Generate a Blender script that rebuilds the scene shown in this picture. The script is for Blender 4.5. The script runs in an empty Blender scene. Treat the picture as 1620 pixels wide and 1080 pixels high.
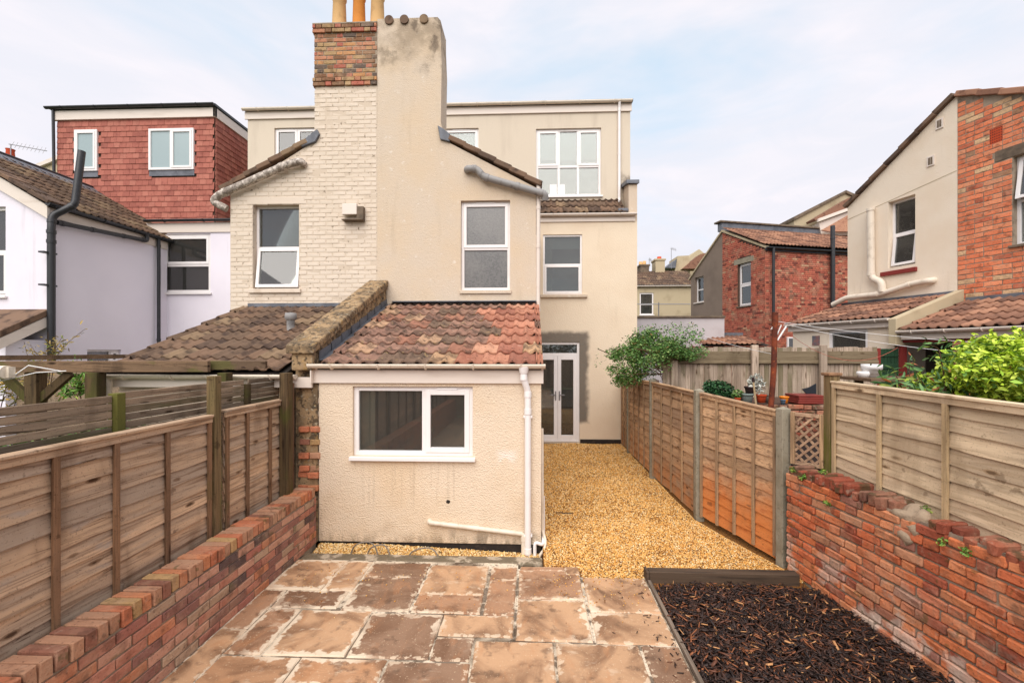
import bpy, math, random
import numpy as np, itertools
from mathutils import Vector, Matrix
random.seed(7); np.random.seed(7)
sc = bpy.context.scene
R = math.radians

# ---------------------------------------------------------------- camera, sky, sun, exposure
TH = math.atan(30/720); CT, ST = math.cos(TH), math.sin(TH); FP = 720.0; EYE = 2.2
cd = bpy.data.cameras.new('camera'); cam = bpy.data.objects.new('camera', cd)
sc.collection.objects.link(cam); sc.camera = cam
cd.sensor_width = 36; cd.lens = 16; cd.shift_y = 15/1620; cd.clip_start = .05; cd.clip_end = 900
cam.location = (0, 0, EYE); cam.rotation_euler = (R(90), 0, TH)

SUN_EL, SUN_AZ = 48, 190          # azimuth measured clockwise from +Y: the sun stands behind the camera, a little left
w = bpy.data.worlds.new('World'); sc.world = w; w.use_nodes = True
nt = w.node_tree; N_ = nt.nodes; L_ = nt.links; N_.clear()
out = N_.new('ShaderNodeOutputWorld'); bg = N_.new('ShaderNodeBackground'); L_.new(bg.outputs[0], out.inputs[0])
sky = N_.new('ShaderNodeTexSky'); sky.sky_type = 'NISHITA'; sky.sun_disc = False
sky.sun_elevation = R(SUN_EL); sky.sun_rotation = R(SUN_AZ); sky.air_density = 1.0; sky.dust_density = 1.5; sky.ozone_density = 2.0
bg.inputs[1].default_value = 0.12
tc = N_.new('ShaderNodeTexCoord'); mp = N_.new('ShaderNodeMapping'); L_.new(tc.outputs['Generated'], mp.inputs[0])
mp.inputs['Scale'].default_value = (1.0, 1.0, 3.2); mp.inputs['Rotation'].default_value = (0.25, 0.12, 0.4)
def wnoise(scale, detail, dist, lo, hi):
    n = N_.new('ShaderNodeTexNoise'); n.inputs['Scale'].default_value = scale; n.inputs['Detail'].default_value = detail
    n.inputs['Distortion'].default_value = dist; n.inputs['Roughness'].default_value = .55; L_.new(mp.outputs[0], n.inputs[0])
    m = N_.new('ShaderNodeMapRange'); m.interpolation_type = 'SMOOTHSTEP'; m.inputs[1].default_value = lo; m.inputs[2].default_value = hi
    L_.new(n.outputs[0], m.inputs[0]); return m
m1 = wnoise(1.5, 5, .4, .22, .56); m2 = wnoise(4.5, 8, .8, .35, .75)
cm = N_.new('ShaderNodeMix'); cm.data_type = 'RGBA'; L_.new(m2.outputs[0], cm.inputs[0])
cm.inputs[6].default_value = (2.95, 2.96, 3.22, 1); cm.inputs[7].default_value = (3.32, 3.17, 3.34, 1)
sb = N_.new('ShaderNodeMix'); sb.data_type = 'RGBA'; sb.inputs[0].default_value = .8   # thin veil over the open blue
L_.new(sky.outputs[0], sb.inputs[6]); sb.inputs[7].default_value = (2.25, 2.85, 3.25, 1)
mx = N_.new('ShaderNodeMix'); mx.data_type = 'RGBA'; L_.new(m1.outputs[0], mx.inputs[0])
L_.new(sb.outputs[2], mx.inputs[6]); L_.new(cm.outputs[2], mx.inputs[7]); L_.new(mx.outputs[2], bg.inputs[0])

sd = bpy.data.lights.new('sun', 'SUN'); sun = bpy.data.objects.new('sun', sd); sc.collection.objects.link(sun)
sd.energy = 1.5; sd.angle = R(66); sd.color = (1, .95, .88)
az = R(SUN_AZ); el = R(SUN_EL)
sun.rotation_euler = Vector((math.sin(az)*math.cos(el), math.cos(az)*math.cos(el), math.sin(el))).to_track_quat('Z', 'Y').to_euler()
sun.location = (0, -10, 30)
sc.view_settings.view_transform = 'Standard'; sc.view_settings.look = 'None'; sc.view_settings.gamma = 1
sc.view_settings.use_curve_mapping = False; sc.view_settings.exposure = 1.32

# ---------------------------------------------------------------- measuring
class Fr:
    """a vertical plane: origin o, outward normal n, u runs to the right seen from outside, v is height, w is out of the plane"""
    def __init__(s, o, n=(0, -1)):
        s.o = Vector((o[0], o[1], o[2] if len(o) > 2 else 0)); n = Vector((n[0], n[1], 0)).normalized()
        s.n = n; s.u = Vector((-n.y, n.x, 0))
    def p(s, u, v, w=0): return s.o + s.u*u + Vector((0, 0, v)) + s.n*w
    def px(s, x, y):                 # photograph pixel -> (u, v) on this plane
        a = (x-810)/FP; d = Vector((a*CT-ST, a*ST+CT, (555-y)/FP))
        c = Vector((0, 0, EYE)); t = (s.o-c).dot(s.n)/d.dot(s.n); q = c+d*t-s.o
        return q.dot(s.u), q.z
    def bx(s, x0, y0, x1, y1):       # pixel box -> (u0, u1, v0, v1)
        xm, ym = (x0+x1)/2, (y0+y1)/2
        return s.px(x0, ym)[0], s.px(x1, ym)[0], s.px(xm, y1)[1], s.px(xm, y0)[1]
    def rot(s): return Matrix((s.u, -s.n, Vector((0, 0, 1)))).transposed()
def gnd(x, y, h=0):
    zc = (EYE-h)*FP/(y-555); xc = (x-810)/FP*zc
    return xc*CT-zc*ST, xc*ST+zc*CT

# ---------------------------------------------------------------- mesh building
class MB:
    def __init__(s): s.v = []; s.f = []; s.sm = []
    def add(s, vs, fs, smooth=False):
        b = len(s.v); s.v += [tuple(q) for q in vs]; s.f += [tuple(i+b for i in f) for f in fs]; s.sm += [smooth]*len(fs); return s
    def hexa(s, c): return s.add(c, [(0,3,2,1),(4,5,6,7),(0,1,5,4),(1,2,6,5),(2,3,7,6),(3,0,4,7)])
    def box(s, fr, u0, u1, v0, v1, w0, w1):
        if u1 < u0: u0, u1 = u1, u0
        if v1 < v0: v0, v1 = v1, v0
        if w1 < w0: w0, w1 = w1, w0
        return s.hexa([fr.p(u0,v0,w1), fr.p(u1,v0,w1), fr.p(u1,v0,w0), fr.p(u0,v0,w0), fr.p(u0,v1,w1), fr.p(u1,v1,w1), fr.p(u1,v1,w0), fr.p(u0,v1,w0)])
    def wbox(s, x0, x1, y0, y1, z0, z1): return s.box(WF, min(x0,x1), max(x0,x1), z0, z1, -max(y0,y1), -min(y0,y1))
    def prism(s, fr, pts, w0, w1):   # polygon (u,v), counter-clockwise seen from outside
        n = len(pts); a = [fr.p(u,v,w1) for u,v in pts]; b = [fr.p(u,v,w0) for u,v in pts]
        fs = [tuple(range(n)), tuple(range(2*n-1, n-1, -1))] + [(i, i+n, (i+1)%n+n, (i+1)%n) for i in range(n)]
        return s.add(a+b, fs)
    def bar(s, p0, p1, w, h, up=(0,0,1)):
        p0 = Vector(p0); p1 = Vector(p1); d = (p1-p0).normalized(); up = Vector(up)
        if abs(d.dot(up)) > .98: up = Vector((1,0,0))
        x = d.cross(up).normalized(); y = x.cross(d).normalized(); x = x*w/2; y = y*h/2
        return s.hexa([p0-x-y, p0+x-y, p1+x-y, p1-x-y, p0-x+y, p0+x+y, p1+x+y, p1-x+y])
    def tube(s, pts, r, seg=10, caps=True):
        pts = [Vector(p) for p in pts]; n = len(pts); rs = r if isinstance(r, (list, tuple)) else [r]*n
        vs = []; ref = None
        for i, p in enumerate(pts):
            d = (pts[min(i+1,n-1)]-pts[max(i-1,0)]).normalized()
            if ref is None: ref = Vector((0,0,1)) if abs(d.z) < .9 else Vector((1,0,0))
            x = d.cross(ref).normalized(); y = x.cross(d).normalized(); ref = y
            for k in range(seg):
                t = 2*math.pi*k/seg; vs.append(p+x*math.cos(t)*rs[i]+y*math.sin(t)*rs[i])
        fs = [(i*seg+k, i*seg+(k+1)%seg, (i+1)*seg+(k+1)%seg, (i+1)*seg+k) for i in range(n-1) for k in range(seg)]
        s.add(vs, fs, True)
        if caps: s.add(vs[:seg], [tuple(range(seg-1,-1,-1))]); s.add(vs[-seg:], [tuple(range(seg))])
        return s
    def lathe(s, c, prof, seg=20):
        c = Vector(c); vs = [c+Vector((r*math.cos(2*math.pi*k/seg), r*math.sin(2*math.pi*k/seg), z)) for r, z in prof for k in range(seg)]
        fs = [(i*seg+k, i*seg+(k+1)%seg, (i+1)*seg+(k+1)%seg, (i+1)*seg+k) for i in range(len(prof)-1) for k in range(seg)]
        return s.add(vs, fs, True)
    def mesh(s, name, m=None):
        me = bpy.data.meshes.new(name); me.from_pydata(s.v, [], s.f)
        me.polygons.foreach_set('use_smooth', s.sm)
        if m: me.materials.append(m)
        me.update(); return me
WF = Fr((0, 0, 0))
def bend(pts, r=.06, k=5):           # round the corners of a polyline
    pts = [Vector(p) for p in pts]; o = [pts[0]]
    for i in range(1, len(pts)-1):
        a, b, c = pts[i-1], pts[i], pts[i+1]; da = (a-b); dc = (c-b); rr = min(r, da.length*.45, dc.length*.45)
        p, q = b+da.normalized()*rr, b+dc.normalized()*rr
        for j in range(k+1):
            t = j/k; o.append(p*(1-t)**2+b*2*t*(1-t)+q*t*t)
    o.append(pts[-1]); return o

WL = {}
def link(o, parent):
    sc.collection.objects.link(o)
    if parent:
        o.parent = parent; L = WL.get(parent.name)
        if L is None: L = Vector((0,0,0))
        o.matrix_parent_inverse = Matrix.Translation(-L)
    return o
def obj(name, mb, m, parent=None, bevel=0, **props):
    me = mb.mesh(name, m) if isinstance(mb, MB) else mb
    o = bpy.data.objects.new(name, me); link(o, parent); WL[o.name] = Vector((0,0,0))
    if bevel:
        b = o.modifiers.new('bevel', 'BEVEL'); b.width = bevel; b.segments = 2; b.limit_method = 'ANGLE'; b.angle_limit = R(40)
    for k, v in props.items(): o[k] = v
    return o
def thing(name, label, cat, loc=(0,0,0), group=None):
    o = bpy.data.objects.new(name, None); sc.collection.objects.link(o); o.location = loc; o.empty_display_size = .2
    WL[o.name] = Vector(loc); o['label'] = label; o['category'] = cat
    if group: o['group'] = group
    return o
def tag(o, label, cat, group=None):
    o['label'] = label; o['category'] = cat
    if group: o['group'] = group
    return o
def piece(name, me, M, parent):
    o = bpy.data.objects.new(name, me); link(o, parent); o.matrix_basis = M; WL[o.name] = M.to_translation(); return o
def mat4(rot3, loc, sc3=(1,1,1)):
    return Matrix.Translation(loc) @ rot3.to_4x4() @ Matrix.Diagonal((sc3[0], sc3[1], sc3[2], 1))
def emit(name, specs, parent, limit=300):
    """specs: (mesh, matrix); the nearest `limit` become objects, the rest one joined part"""
    specs = list(specs)
    if len(specs) > limit:
        c = Vector((0, 0, EYE)); specs.sort(key=lambda q: (q[1].to_translation()-c).length)
    for me, M in specs[:limit]: piece(name, me, M, parent)
    if len(specs) > limit: joined(name, specs[limit:], parent)
def joined(name, specs, parent):
    mb = MB(); m = None
    for me, M in specs:
        m = me.materials[0]; mb.add([M @ v.co for v in me.vertices], [tuple(p.vertices) for p in me.polygons])
    return obj(name, mb, m, parent, kind='stuff')

# ---------------------------------------------------------------- materials
def C(r, g, b, k=.72):
    f = lambda c: ((c/255+.055)/1.055)**2.4 if c > 10 else c/255/12.92
    k = min(.95, k*1.2); return (f(r)*k, f(g)*k, f(b)*k, 1)
def mat(name, base, layers=(), rand=None, rough=.85, bump=(), metal=0, spec=.3, coat=0, vv=.3):
    """layers: dicts s scale, d detail, lo, hi, c colour, f strength, z (z0,z1) height fade, r (x0,x1,z0,z1,soft) patch, a attribute
       bump: (scale, strength, distance[, 'v'])"""
    m = bpy.data.materials.new(name); m.use_nodes = True; t = m.node_tree; n = t.nodes; l = t.links
    b = n['Principled BSDF']; b.inputs['Roughness'].default_value = rough; b.inputs['Metallic'].default_value = metal
    b.inputs['Specular IOR Level'].default_value = spec; b.inputs['Coat Weight'].default_value = coat
    geo = n.new('ShaderNodeNewGeometry'); P = geo.outputs['Position']
    def mth(op, x, y=None, z=None):
        q = n.new('ShaderNodeMath'); q.operation = op
        for i, a in enumerate((x, y, z)):
            if a is None: continue
            if isinstance(a, (int, float)): q.inputs[i].default_value = a
            else: l.new(a, q.inputs[i])
        return q.outputs[0]
    oi = n.new('ShaderNodeObjectInfo')
    rnd = mth('FRACT', mth('ADD', mth('MULTIPLY', oi.outputs['Random'], 7.31), geo.outputs['Random Per Island']))
    if rand:
        cr = n.new('ShaderNodeValToRGB'); e = cr.color_ramp; e.interpolation = 'CONSTANT'
        while len(e.elements) < len(rand): e.elements.new(0.5)
        tot = sum(q[1] for q in rand); acc = 0
        for i, (cc, wt) in enumerate(rand):
            e.elements[i].position = acc/tot; acc += wt
        for i, (cc, wt) in enumerate(rand): e.elements[i].color = cc
        l.new(rnd, cr.inputs[0]); col = cr.outputs[0]
        hv = n.new('ShaderNodeHueSaturation'); l.new(col, hv.inputs['Color'])
        l.new(mth('MULTIPLY_ADD', mth('FRACT', mth('MULTIPLY', rnd, 37.7)), vv, 1-vv/2), hv.inputs['Value']); col = hv.outputs[0]
    else:
        rg = n.new('ShaderNodeRGB'); rg.outputs[0].default_value = base; col = rg.outputs[0]
    off = None
    if rand:
        cx = n.new('ShaderNodeCombineXYZ')
        for i in range(3): l.new(mth('MULTIPLY', rnd, 31.7*(i+1)), cx.inputs[i])
        va = n.new('ShaderNodeVectorMath'); va.operation = 'ADD'; l.new(P, va.inputs[0]); l.new(cx.outputs[0], va.inputs[1]); off = va.outputs[0]
    def noise(s, d=4, dist=0, src=None, rg=.55):
        if isinstance(s, (int, float)): s = (s, s, s)
        mpp = n.new('ShaderNodeMapping'); mpp.inputs['Scale'].default_value = s; l.new(src or off or P, mpp.inputs[0])
        q = n.new('ShaderNodeTexNoise'); q.inputs['Scale'].default_value = 1; q.inputs['Detail'].default_value = d
        q.inputs['Distortion'].default_value = dist; q.inputs['Roughness'].default_value = rg; l.new(mpp.outputs[0], q.inputs[0]); return q.outputs[0]
    sep = n.new('ShaderNodeSeparateXYZ'); l.new(P, sep.inputs[0])
    def mr(v, a, b_, c=0, d=1):
        q = n.new('ShaderNodeMapRange'); q.interpolation_type = 'SMOOTHSTEP'
        q.inputs[1].default_value = a; q.inputs[2].default_value = b_; q.inputs[3].default_value = c; q.inputs[4].default_value = d
        l.new(v, q.inputs[0]); return q.outputs[0]
    for y in layers:
        if 'v' in y:
            vm = n.new('ShaderNodeMapping'); vm.inputs['Scale'].default_value = y['v']; l.new(off or P, vm.inputs[0])
            vo = n.new('ShaderNodeTexVoronoi'); vo.inputs['Scale'].default_value = 1; l.new(vm.outputs[0], vo.inputs[0])
            v = mth('SUBTRACT', 1, mth('ADD', vo.outputs['Distance'], mth('MULTIPLY', mth('SUBTRACT', noise(25, 3), .5), .08)))
        else: v = noise(y.get('s', 3), y.get('d', 5), y.get('dist', 0), P if y.get('P') else None)
        if 'a' in y:
            at = n.new('ShaderNodeAttribute'); at.attribute_name = y['a']
            v = mth('ADD', v, mth('MULTIPLY', at.outputs['Fac'], y.get('ak', .4)))
        f = mr(v, y['lo'], y['hi'])
        if 'z' in y: f = mth('MULTIPLY', f, mr(mth('ADD', sep.outputs[2], mth('MULTIPLY', noise(y.get('zs', 4), 3), y.get('zn', .3))), y['z'][0], y['z'][1]))
        if 'r' in y:
            x0, x1, z0, z1, so = y['r']; X = sep.outputs[0]; Z = sep.outputs[2]
            dx = mth('MAXIMUM', mth('SUBTRACT', x0, X), mth('SUBTRACT', X, x1)); dz = mth('MAXIMUM', mth('SUBTRACT', z0, Z), mth('SUBTRACT', Z, z1))
            dd = mth('ADD', mth('MAXIMUM', dx, dz), mth('MULTIPLY', mth('SUBTRACT', noise(y.get('rs', 5), 5), .5), y.get('rn', so*2.5)))
            f = mth('MULTIPLY', f, mr(dd, -so, so, 1, 0))
        if 'g' in y: f = mth('MULTIPLY', f, mr(noise(y['g'][0], 2, 0, P), y['g'][1], y['g'][2]))
        if 'f' in y: f = mth('MULTIPLY', f, y['f'])
        k = n.new('ShaderNodeMix'); k.data_type = 'RGBA'; k.blend_type = y.get('m', 'MIX'); l.new(f, k.inputs[0]); l.new(col, k.inputs[6]); k.inputs[7].default_value = y['c']; col = k.outputs[2]
    l.new(col, b.inputs['Base Color'])
    last = None
    for q in bump:
        if len(q) > 3:
            vo = n.new('ShaderNodeTexVoronoi'); vo.inputs['Scale'].default_value = q[0]; vo.feature = 'SMOOTH_F1'; l.new(off or P, vo.inputs[0]); h = vo.outputs['Distance']
        else: h = noise(q[0], 5)
        bp = n.new('ShaderNodeBump'); bp.inputs['Strength'].default_value = q[1]; bp.inputs['Distance'].default_value = q[2]; l.new(h, bp.inputs['Height'])
        if last: l.new(last, bp.inputs['Normal'])
        last = bp.outputs[0]
    if last: l.new(last, b.inputs['Normal'])
    return m
def wood(name, c1, c2, c3, axis, extra=(), sc_=1, piecewise=True):
    s = {'x': (1.2, 26, 26), 'y': (26, 1.2, 26), 'z': (26, 26, 1.2)}[axis]; s = tuple(q*sc_ for q in s); s2 = tuple(q*3.1 for q in s)
    k = {'x': (.8, 4, 9), 'y': (4, .8, 9), 'z': (5, 5, .7)}[axis]
    ly = [dict(s=k, lo=.4, hi=.68, c=c2, f=.85, dist=.6), dict(s=s, lo=.45, hi=.7, c=c3, f=.75, dist=1.5), dict(s=s2, lo=.57, hi=.75, c=(c3[0]*.5, c3[1]*.5, c3[2]*.5, 1), f=.6, dist=.5),
          dict(s=tuple(q*.9 for q in k), lo=.64, hi=.72, c=(c3[0]*.42, c3[1]*.36, c3[2]*.32, 1), f=.85, dist=3.5)] + list(extra)
    kv = {'x': (2.6, 5, 8), 'y': (5, 2.6, 8), 'z': (8, 8, 2)}[axis]
    dk = (c3[0]*.35, c3[1]*.3, c3[2]*.27, 1)
    ly += [dict(v=kv, lo=.84, hi=.90, c=(c3[0]*.8, c3[1]*.7, c3[2]*.6, 1), f=.7), dict(v=kv, lo=.905, hi=.94, c=dk, f=.9), dict(s=(3, 3, .9), lo=.54, hi=.72, c=(c3[0]*.75, c3[1]*.74, c3[2]*.72, 1), f=.55, P=1), dict(s=90, d=2, lo=.6, hi=.7, c=dk, f=.4), dict(s=(7, 7, 9), lo=.66, hi=.7, c=dk, f=.5, P=1)]
    lg = lambda a, q: tuple([x*q for x in a[:3]]+[1])
    return mat(name, c1, ly, rand=[(c1, 1), (lg(c1, .82), 1), (lg(c2, 1.0), .6), (lg(c1, 1.12), 1)] if piecewise else None, rough=.88, bump=[(s, .35, .006), (s2, .3, .003)], spec=.2)

CREAM = C(229, 210, 189, .66)
m_render = mat('cream_roughcast', CREAM, [dict(s=1.3, lo=.35, hi=.7, c=C(228, 200, 165, .7), f=.5), dict(s=(5, 5, .7), lo=.55, hi=.8, c=C(200, 178, 150, .6), f=.35),
    dict(s=60, lo=.55, hi=.75, c=C(205, 180, 150, .6), f=.3), dict(s=9, lo=.62, hi=.7, c=C(240, 232, 224, .8), f=.35),
    dict(s=3.5, lo=.3, hi=.62, c=C(176, 156, 134, .6), f=.8, r=(-2.7, -1.2, 7.2, 8.2, .4)), dict(s=(5, 5, 3.5), d=8, lo=.5, hi=.62, c=C(120, 104, 90, .5), f=.7, r=(-2.45, -1.2, 7.2, 8.2, .4)),
    dict(s=6, lo=.2, hi=.3, c=C(128, 116, 106, .5), f=.9, r=(.1, 1.28, 1.0, 2.72, .07), rs=4, rn=.2)],
    bump=[(95, .55, .012, 'v'), (38, .35, .012)], rough=.95)
m_render_ext = mat('extension_roughcast', C(232, 212, 188, .76), [dict(s=1.1, lo=.4, hi=.7, c=C(230, 198, 158, .7), f=.5), dict(s=2.2, lo=.5, hi=.75, c=C(196, 172, 146, .6), f=.5, z=(1.0, 0.0)),
    dict(s=70, lo=.55, hi=.75, c=C(205, 180, 150, .6), f=.3), dict(s=7, lo=.4, hi=.5, c=C(245, 238, 232, .8), f=.5, r=(-1.32, -1.2, 1.05, 1.25, .06)), dict(s=7, lo=.4, hi=.5, c=C(245, 238, 232, .8), f=.5, r=(-.35, -.2, .95, 1.05, .06)),
    dict(s=(8, 8, 2), lo=.45, hi=.6, c=C(120, 104, 86, .5), f=.55, r=(-.9, .1, -.05, .12, .08)), dict(s=(14, 14, 5), lo=.35, hi=.62, c=C(150, 128, 102, .54), f=.7, z=(.24, .02), zs=9, zn=.12), dict(s=(26, 26, .8), lo=.5, hi=.66, c=C(190, 166, 138, .62), f=.28, r=(-1.9, -.75, .45, .92, .15))],
    bump=[(70, .7, .014, 'v'), (30, .35, .012)], rough=.95)
m_pbrick = mat('painted_brick', C(234, 217, 199, .7), [dict(s=1.6, lo=.4, hi=.7, c=C(228, 210, 189, .68), f=.6), dict(s=(4, 4, 2), lo=.58, hi=.8, c=C(206, 180, 150, .6), f=.5), dict(s=30, lo=.66, hi=.72, c=C(170, 140, 110, .5), f=.6)],
    bump=[(50, .3, .006)], rough=.8)
m_pmortar = mat('painted_mortar', C(226, 207, 186, .66), [dict(s=22, lo=.6, hi=.66, c=C(120, 96, 76, .5), f=.7)], bump=[(50, .4, .006)], rough=.95)
m_lilac = mat('lilac_paint', C(236, 229, 238, .8), [dict(s=.9, lo=.4, hi=.7, c=C(228, 221, 231, .78), f=.5), dict(s=(4, 4, .5), lo=.6, hi=.8, c=C(190, 182, 196, .65), f=.4)], bump=[(45, .25, .006)], rough=.9)
m_dormer = mat('smooth_beige_render', C(226, 211, 191, .71), [dict(s=(3, 3, .5), lo=.5, hi=.75, c=C(213, 197, 177, .66), f=.6), dict(s=40, lo=.5, hi=.7, c=C(205, 190, 172, .66), f=.3),
    dict(s=8, lo=.3, hi=.5, c=C(110, 92, 80, .45), f=.7, r=(2.3, 2.6, 5.9, 6.6, .12))], bump=[(60, .25, .004)], rough=.92)
m_greyrender = mat('grey_render', C(150, 132, 118, .62), [dict(s=1.2, lo=.4, hi=.7, c=C(132, 116, 104, .6), f=.7)], bump=[(30, .4, .01)], rough=.95)
m_white = mat('white_upvc', C(240, 234, 232, .82), [dict(s=5, lo=.5, hi=.8, c=C(222, 212, 205, .75), f=.35)], rough=.35, spec=.45)
m_fascia = mat('white_fascia', C(232, 218, 206, .76), [dict(s=(1.2, 1.2, 8), lo=.5, hi=.8, c=C(205, 186, 168, .68), f=.5)], rough=.45, spec=.4)
m_gutter = mat('cream_plastic_pipe', C(232, 218, 200, .76), [dict(s=6, lo=.5, hi=.75, c=C(196, 176, 152, .62), f=.5), dict(s=(20, 20, 3), lo=.62, hi=.75, c=C(150, 128, 104, .5), f=.5)], rough=.5, spec=.4)
m_grimy = mat('grimy_white_pipe', C(225, 212, 200, .7), [dict(s=14, lo=.42, hi=.58, c=C(130, 112, 98, .5), f=.7), dict(s=40, lo=.5, hi=.6, c=C(100, 86, 76, .45), f=.5)], rough=.6)
m_greypipe = mat('grey_cast_pipe', C(168, 164, 162, .6), [dict(s=9, lo=.5, hi=.7, c=C(112, 106, 104, .5), f=.7)], rough=.55, spec=.4)
m_black = mat('black_plastic', C(52, 52, 56, .55), [dict(s=7, lo=.5, hi=.8, c=C(90, 90, 94, .5), f=.4)], rough=.4, spec=.5)
m_lead = mat('lead_flashing', C(132, 134, 142, .6), [dict(s=4, lo=.4, hi=.7, c=C(96, 98, 106, .55), f=.7), dict(s=14, lo=.6, hi=.75, c=C(190, 190, 194, .6), f=.4)], rough=.55, metal=.25, bump=[(12, .3, .01)])
m_tile_or = mat('terracotta_tile', (0,0,0,1), [dict(s=5, lo=.5, hi=.7, c=C(150, 84, 66, .55), f=.55), dict(s=26, lo=.56, hi=.66, c=C(70, 50, 44, .4), f=.7), dict(s=12, lo=.66, hi=.7, c=C(225, 190, 170, .6), f=.4)],
    rand=[(C(196, 136, 110, .68), 2), (C(184, 124, 100, .66), 2), (C(170, 112, 92, .64), 1), (C(204, 152, 124, .7), 1)], vv=.2, bump=[(45, .4, .006)], rough=.85)
m_tile_br = mat('lichened_tile', (0,0,0,1), [dict(s=6, lo=.44, hi=.6, c=C(84, 68, 58, .5), f=.6), dict(s=18, lo=.58, hi=.66, c=C(66, 56, 48, .42), f=.75), dict(s=10, lo=.62, hi=.68, c=C(190, 160, 110, .55), f=.6), dict(s=30, lo=.66, hi=.7, c=C(215, 200, 176, .6), f=.5)],
    rand=[(C(162, 124, 106, .66), 3), (C(190, 152, 122, .68), 2.4), (C(150, 114, 98, .63), 2), (C(200, 160, 124, .68), 1.2), (C(136, 110, 92, .6), 1), (C(174, 122, 100, .64), 1.5)], vv=.2, bump=[(45, .5, .006)], rough=.9)
m_tile_dk = mat('brown_roof_tile', (0,0,0,1), [dict(s=5, lo=.46, hi=.66, c=C(72, 56, 50, .5), f=.75), dict(s=22, lo=.6, hi=.7, c=C(150, 128, 108, .5), f=.2)],
    vv=.16, rand=[(C(134, 106, 86, .64), 2), (C(124, 100, 82, .62), 2), (C(152, 126, 100, .64), 1), (C(112, 90, 76, .58), 1)], bump=[(45, .4, .006)], rough=.88)
m_tile_rb = mat('red_brown_roof_tile', (0,0,0,1), [dict(s=5, lo=.5, hi=.68, c=C(96, 66, 56, .5), f=.6), dict(s=22, lo=.62, hi=.7, c=C(190, 150, 126, .5), f=.4)],
    rand=[(C(168, 122, 98, .66), 2), (C(150, 108, 88, .62), 2), (C(182, 134, 108, .66), 1), (C(134, 98, 82, .6), 1)], vv=.2, bump=[(45, .4, .006)], rough=.88)
m_hung = mat('red_hung_tile', (0,0,0,1), [dict(s=9, lo=.5, hi=.75, c=C(138, 70, 62, .55), f=.5)],
    rand=[(C(186, 114, 98, .67), 3), (C(180, 108, 93, .65), 2), (C(192, 122, 105, .67), 1.5), (C(172, 103, 89, .63), 1)], bump=[(40, .3, .004)], rough=.85, vv=.1)
def brickmat(name, rand, extra=()):
    return mat(name, (0,0,0,1), [dict(s=9, lo=.5, hi=.72, c=C(110, 70, 56, .5), f=.4), dict(s=28, lo=.58, hi=.7, c=C(205, 165, 140, .6), f=.45), dict(s=60, lo=.6, hi=.68, c=C(70, 44, 38, .4), f=.5), dict(s=3.2, d=7, lo=.47, hi=.64, c=C(206, 172, 142, .66), f=.33, P=1), dict(s=7, d=6, lo=.56, hi=.66, c=C(96, 72, 60, .5), f=.45, P=1)] + list(extra), rand=rand, vv=.18, bump=[(22, .75, .014), (70, .7, .006)], rough=.9, spec=.2)
m_brick_l = brickmat('mixed_red_brick', [(C(200, 136, 114, .7), 3), (C(188, 124, 108, .66), 2.5), (C(212, 160, 136, .7), 2), (C(168, 120, 108, .62), 2), (C(198, 166, 140, .68), 2), (C(122, 100, 96, .55), .8), (C(206, 136, 102, .7), 1)],
    [dict(s=6, lo=.6, hi=.68, c=C(120, 118, 70, .45), f=.5)])
m_brick_cap = brickmat('capping_brick', [(C(206, 126, 92, .7), 3), (C(214, 140, 100, .7), 2), (C(198, 148, 118, .68), 2), (C(166, 112, 92, .62), 1), (C(200, 160, 112, .66), .6)],
    [dict(s=8, lo=.6, hi=.68, c=C(110, 108, 62, .45), f=.6)])
m_brick_r = brickmat('weathered_orange_brick', [(C(218, 126, 82, .76), 3), (C(208, 114, 76, .72), 3), (C(224, 142, 98, .76), 2), (C(176, 94, 70, .64), 1.6), (C(206, 146, 112, .66), .8), (C(186, 128, 110, .62), .8)],
    [dict(s=3.5, lo=.52, hi=.6, c=C(226, 204, 186, .74), f=.7, z=(.8, .15), P=1), dict(s=11, lo=.62, hi=.68, c=C(112, 110, 60, .4), f=.5)])
m_brick_rc = brickmat('crumbling_coping_brick', [(C(170, 92, 70, .6), 2), (C(150, 84, 66, .58), 2), (C(186, 108, 82, .62), 1), (C(132, 78, 66, .55), 1)], [dict(s=9, lo=.52, hi=.62, c=C(104, 98, 66, .4), f=.7), dict(s=14, lo=.62, hi=.68, c=C(190, 168, 146, .55), f=.5)])
m_brick_o = brickmat('orange_house_brick', [(C(236, 138, 98, .8), 5), (C(228, 130, 92, .78), 5), (C(238, 152, 112, .8), 3), (C(228, 188, 146, .76), .8), (C(190, 142, 110, .66), .6), (C(210, 118, 88, .72), 2)])
m_brick_m = brickmat('red_house_brick', [(C(206, 116, 94, .72), 5), (C(192, 104, 86, .68), 4), (C(206, 118, 92, .68), 2), (C(216, 166, 132, .68), .6), (C(150, 80, 70, .58), 1.5)],
    [dict(s=2, lo=.56, hi=.62, c=C(190, 150, 120, .6), f=.3)])
m_brick_c = brickmat('chimney_brick', [(C(196, 136, 106, .7), 3), (C(190, 156, 114, .66), 2.5), (C(190, 112, 94, .66), 1.5), (C(150, 110, 82, .6), 2), (C(122, 106, 96, .55), 1), (C(204, 150, 104, .66), 1)])
m_mortar = mat('grey_mortar', C(176, 158, 138, .68), [dict(s=8, lo=.4, hi=.7, c=C(112, 100, 86, .5), f=.6), dict(s=5, lo=.6, hi=.7, c=C(104, 112, 60, .4), f=.4)], bump=[(60, .5, .006)], rough=.98)
m_mortar_d = mat('dark_mortar', C(110, 84, 70, .55), [dict(s=8, lo=.4, hi=.7, c=C(86, 66, 56, .5), f=.6)], bump=[(60, .5, .006)], rough=.98)
m_mortar_p = mat('pale_mortar', C(196, 172, 146, .6), [dict(s=20, lo=.5, hi=.7, c=C(150, 130, 108, .55), f=.6)], bump=[(60, .6, .01)], rough=.98)
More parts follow.
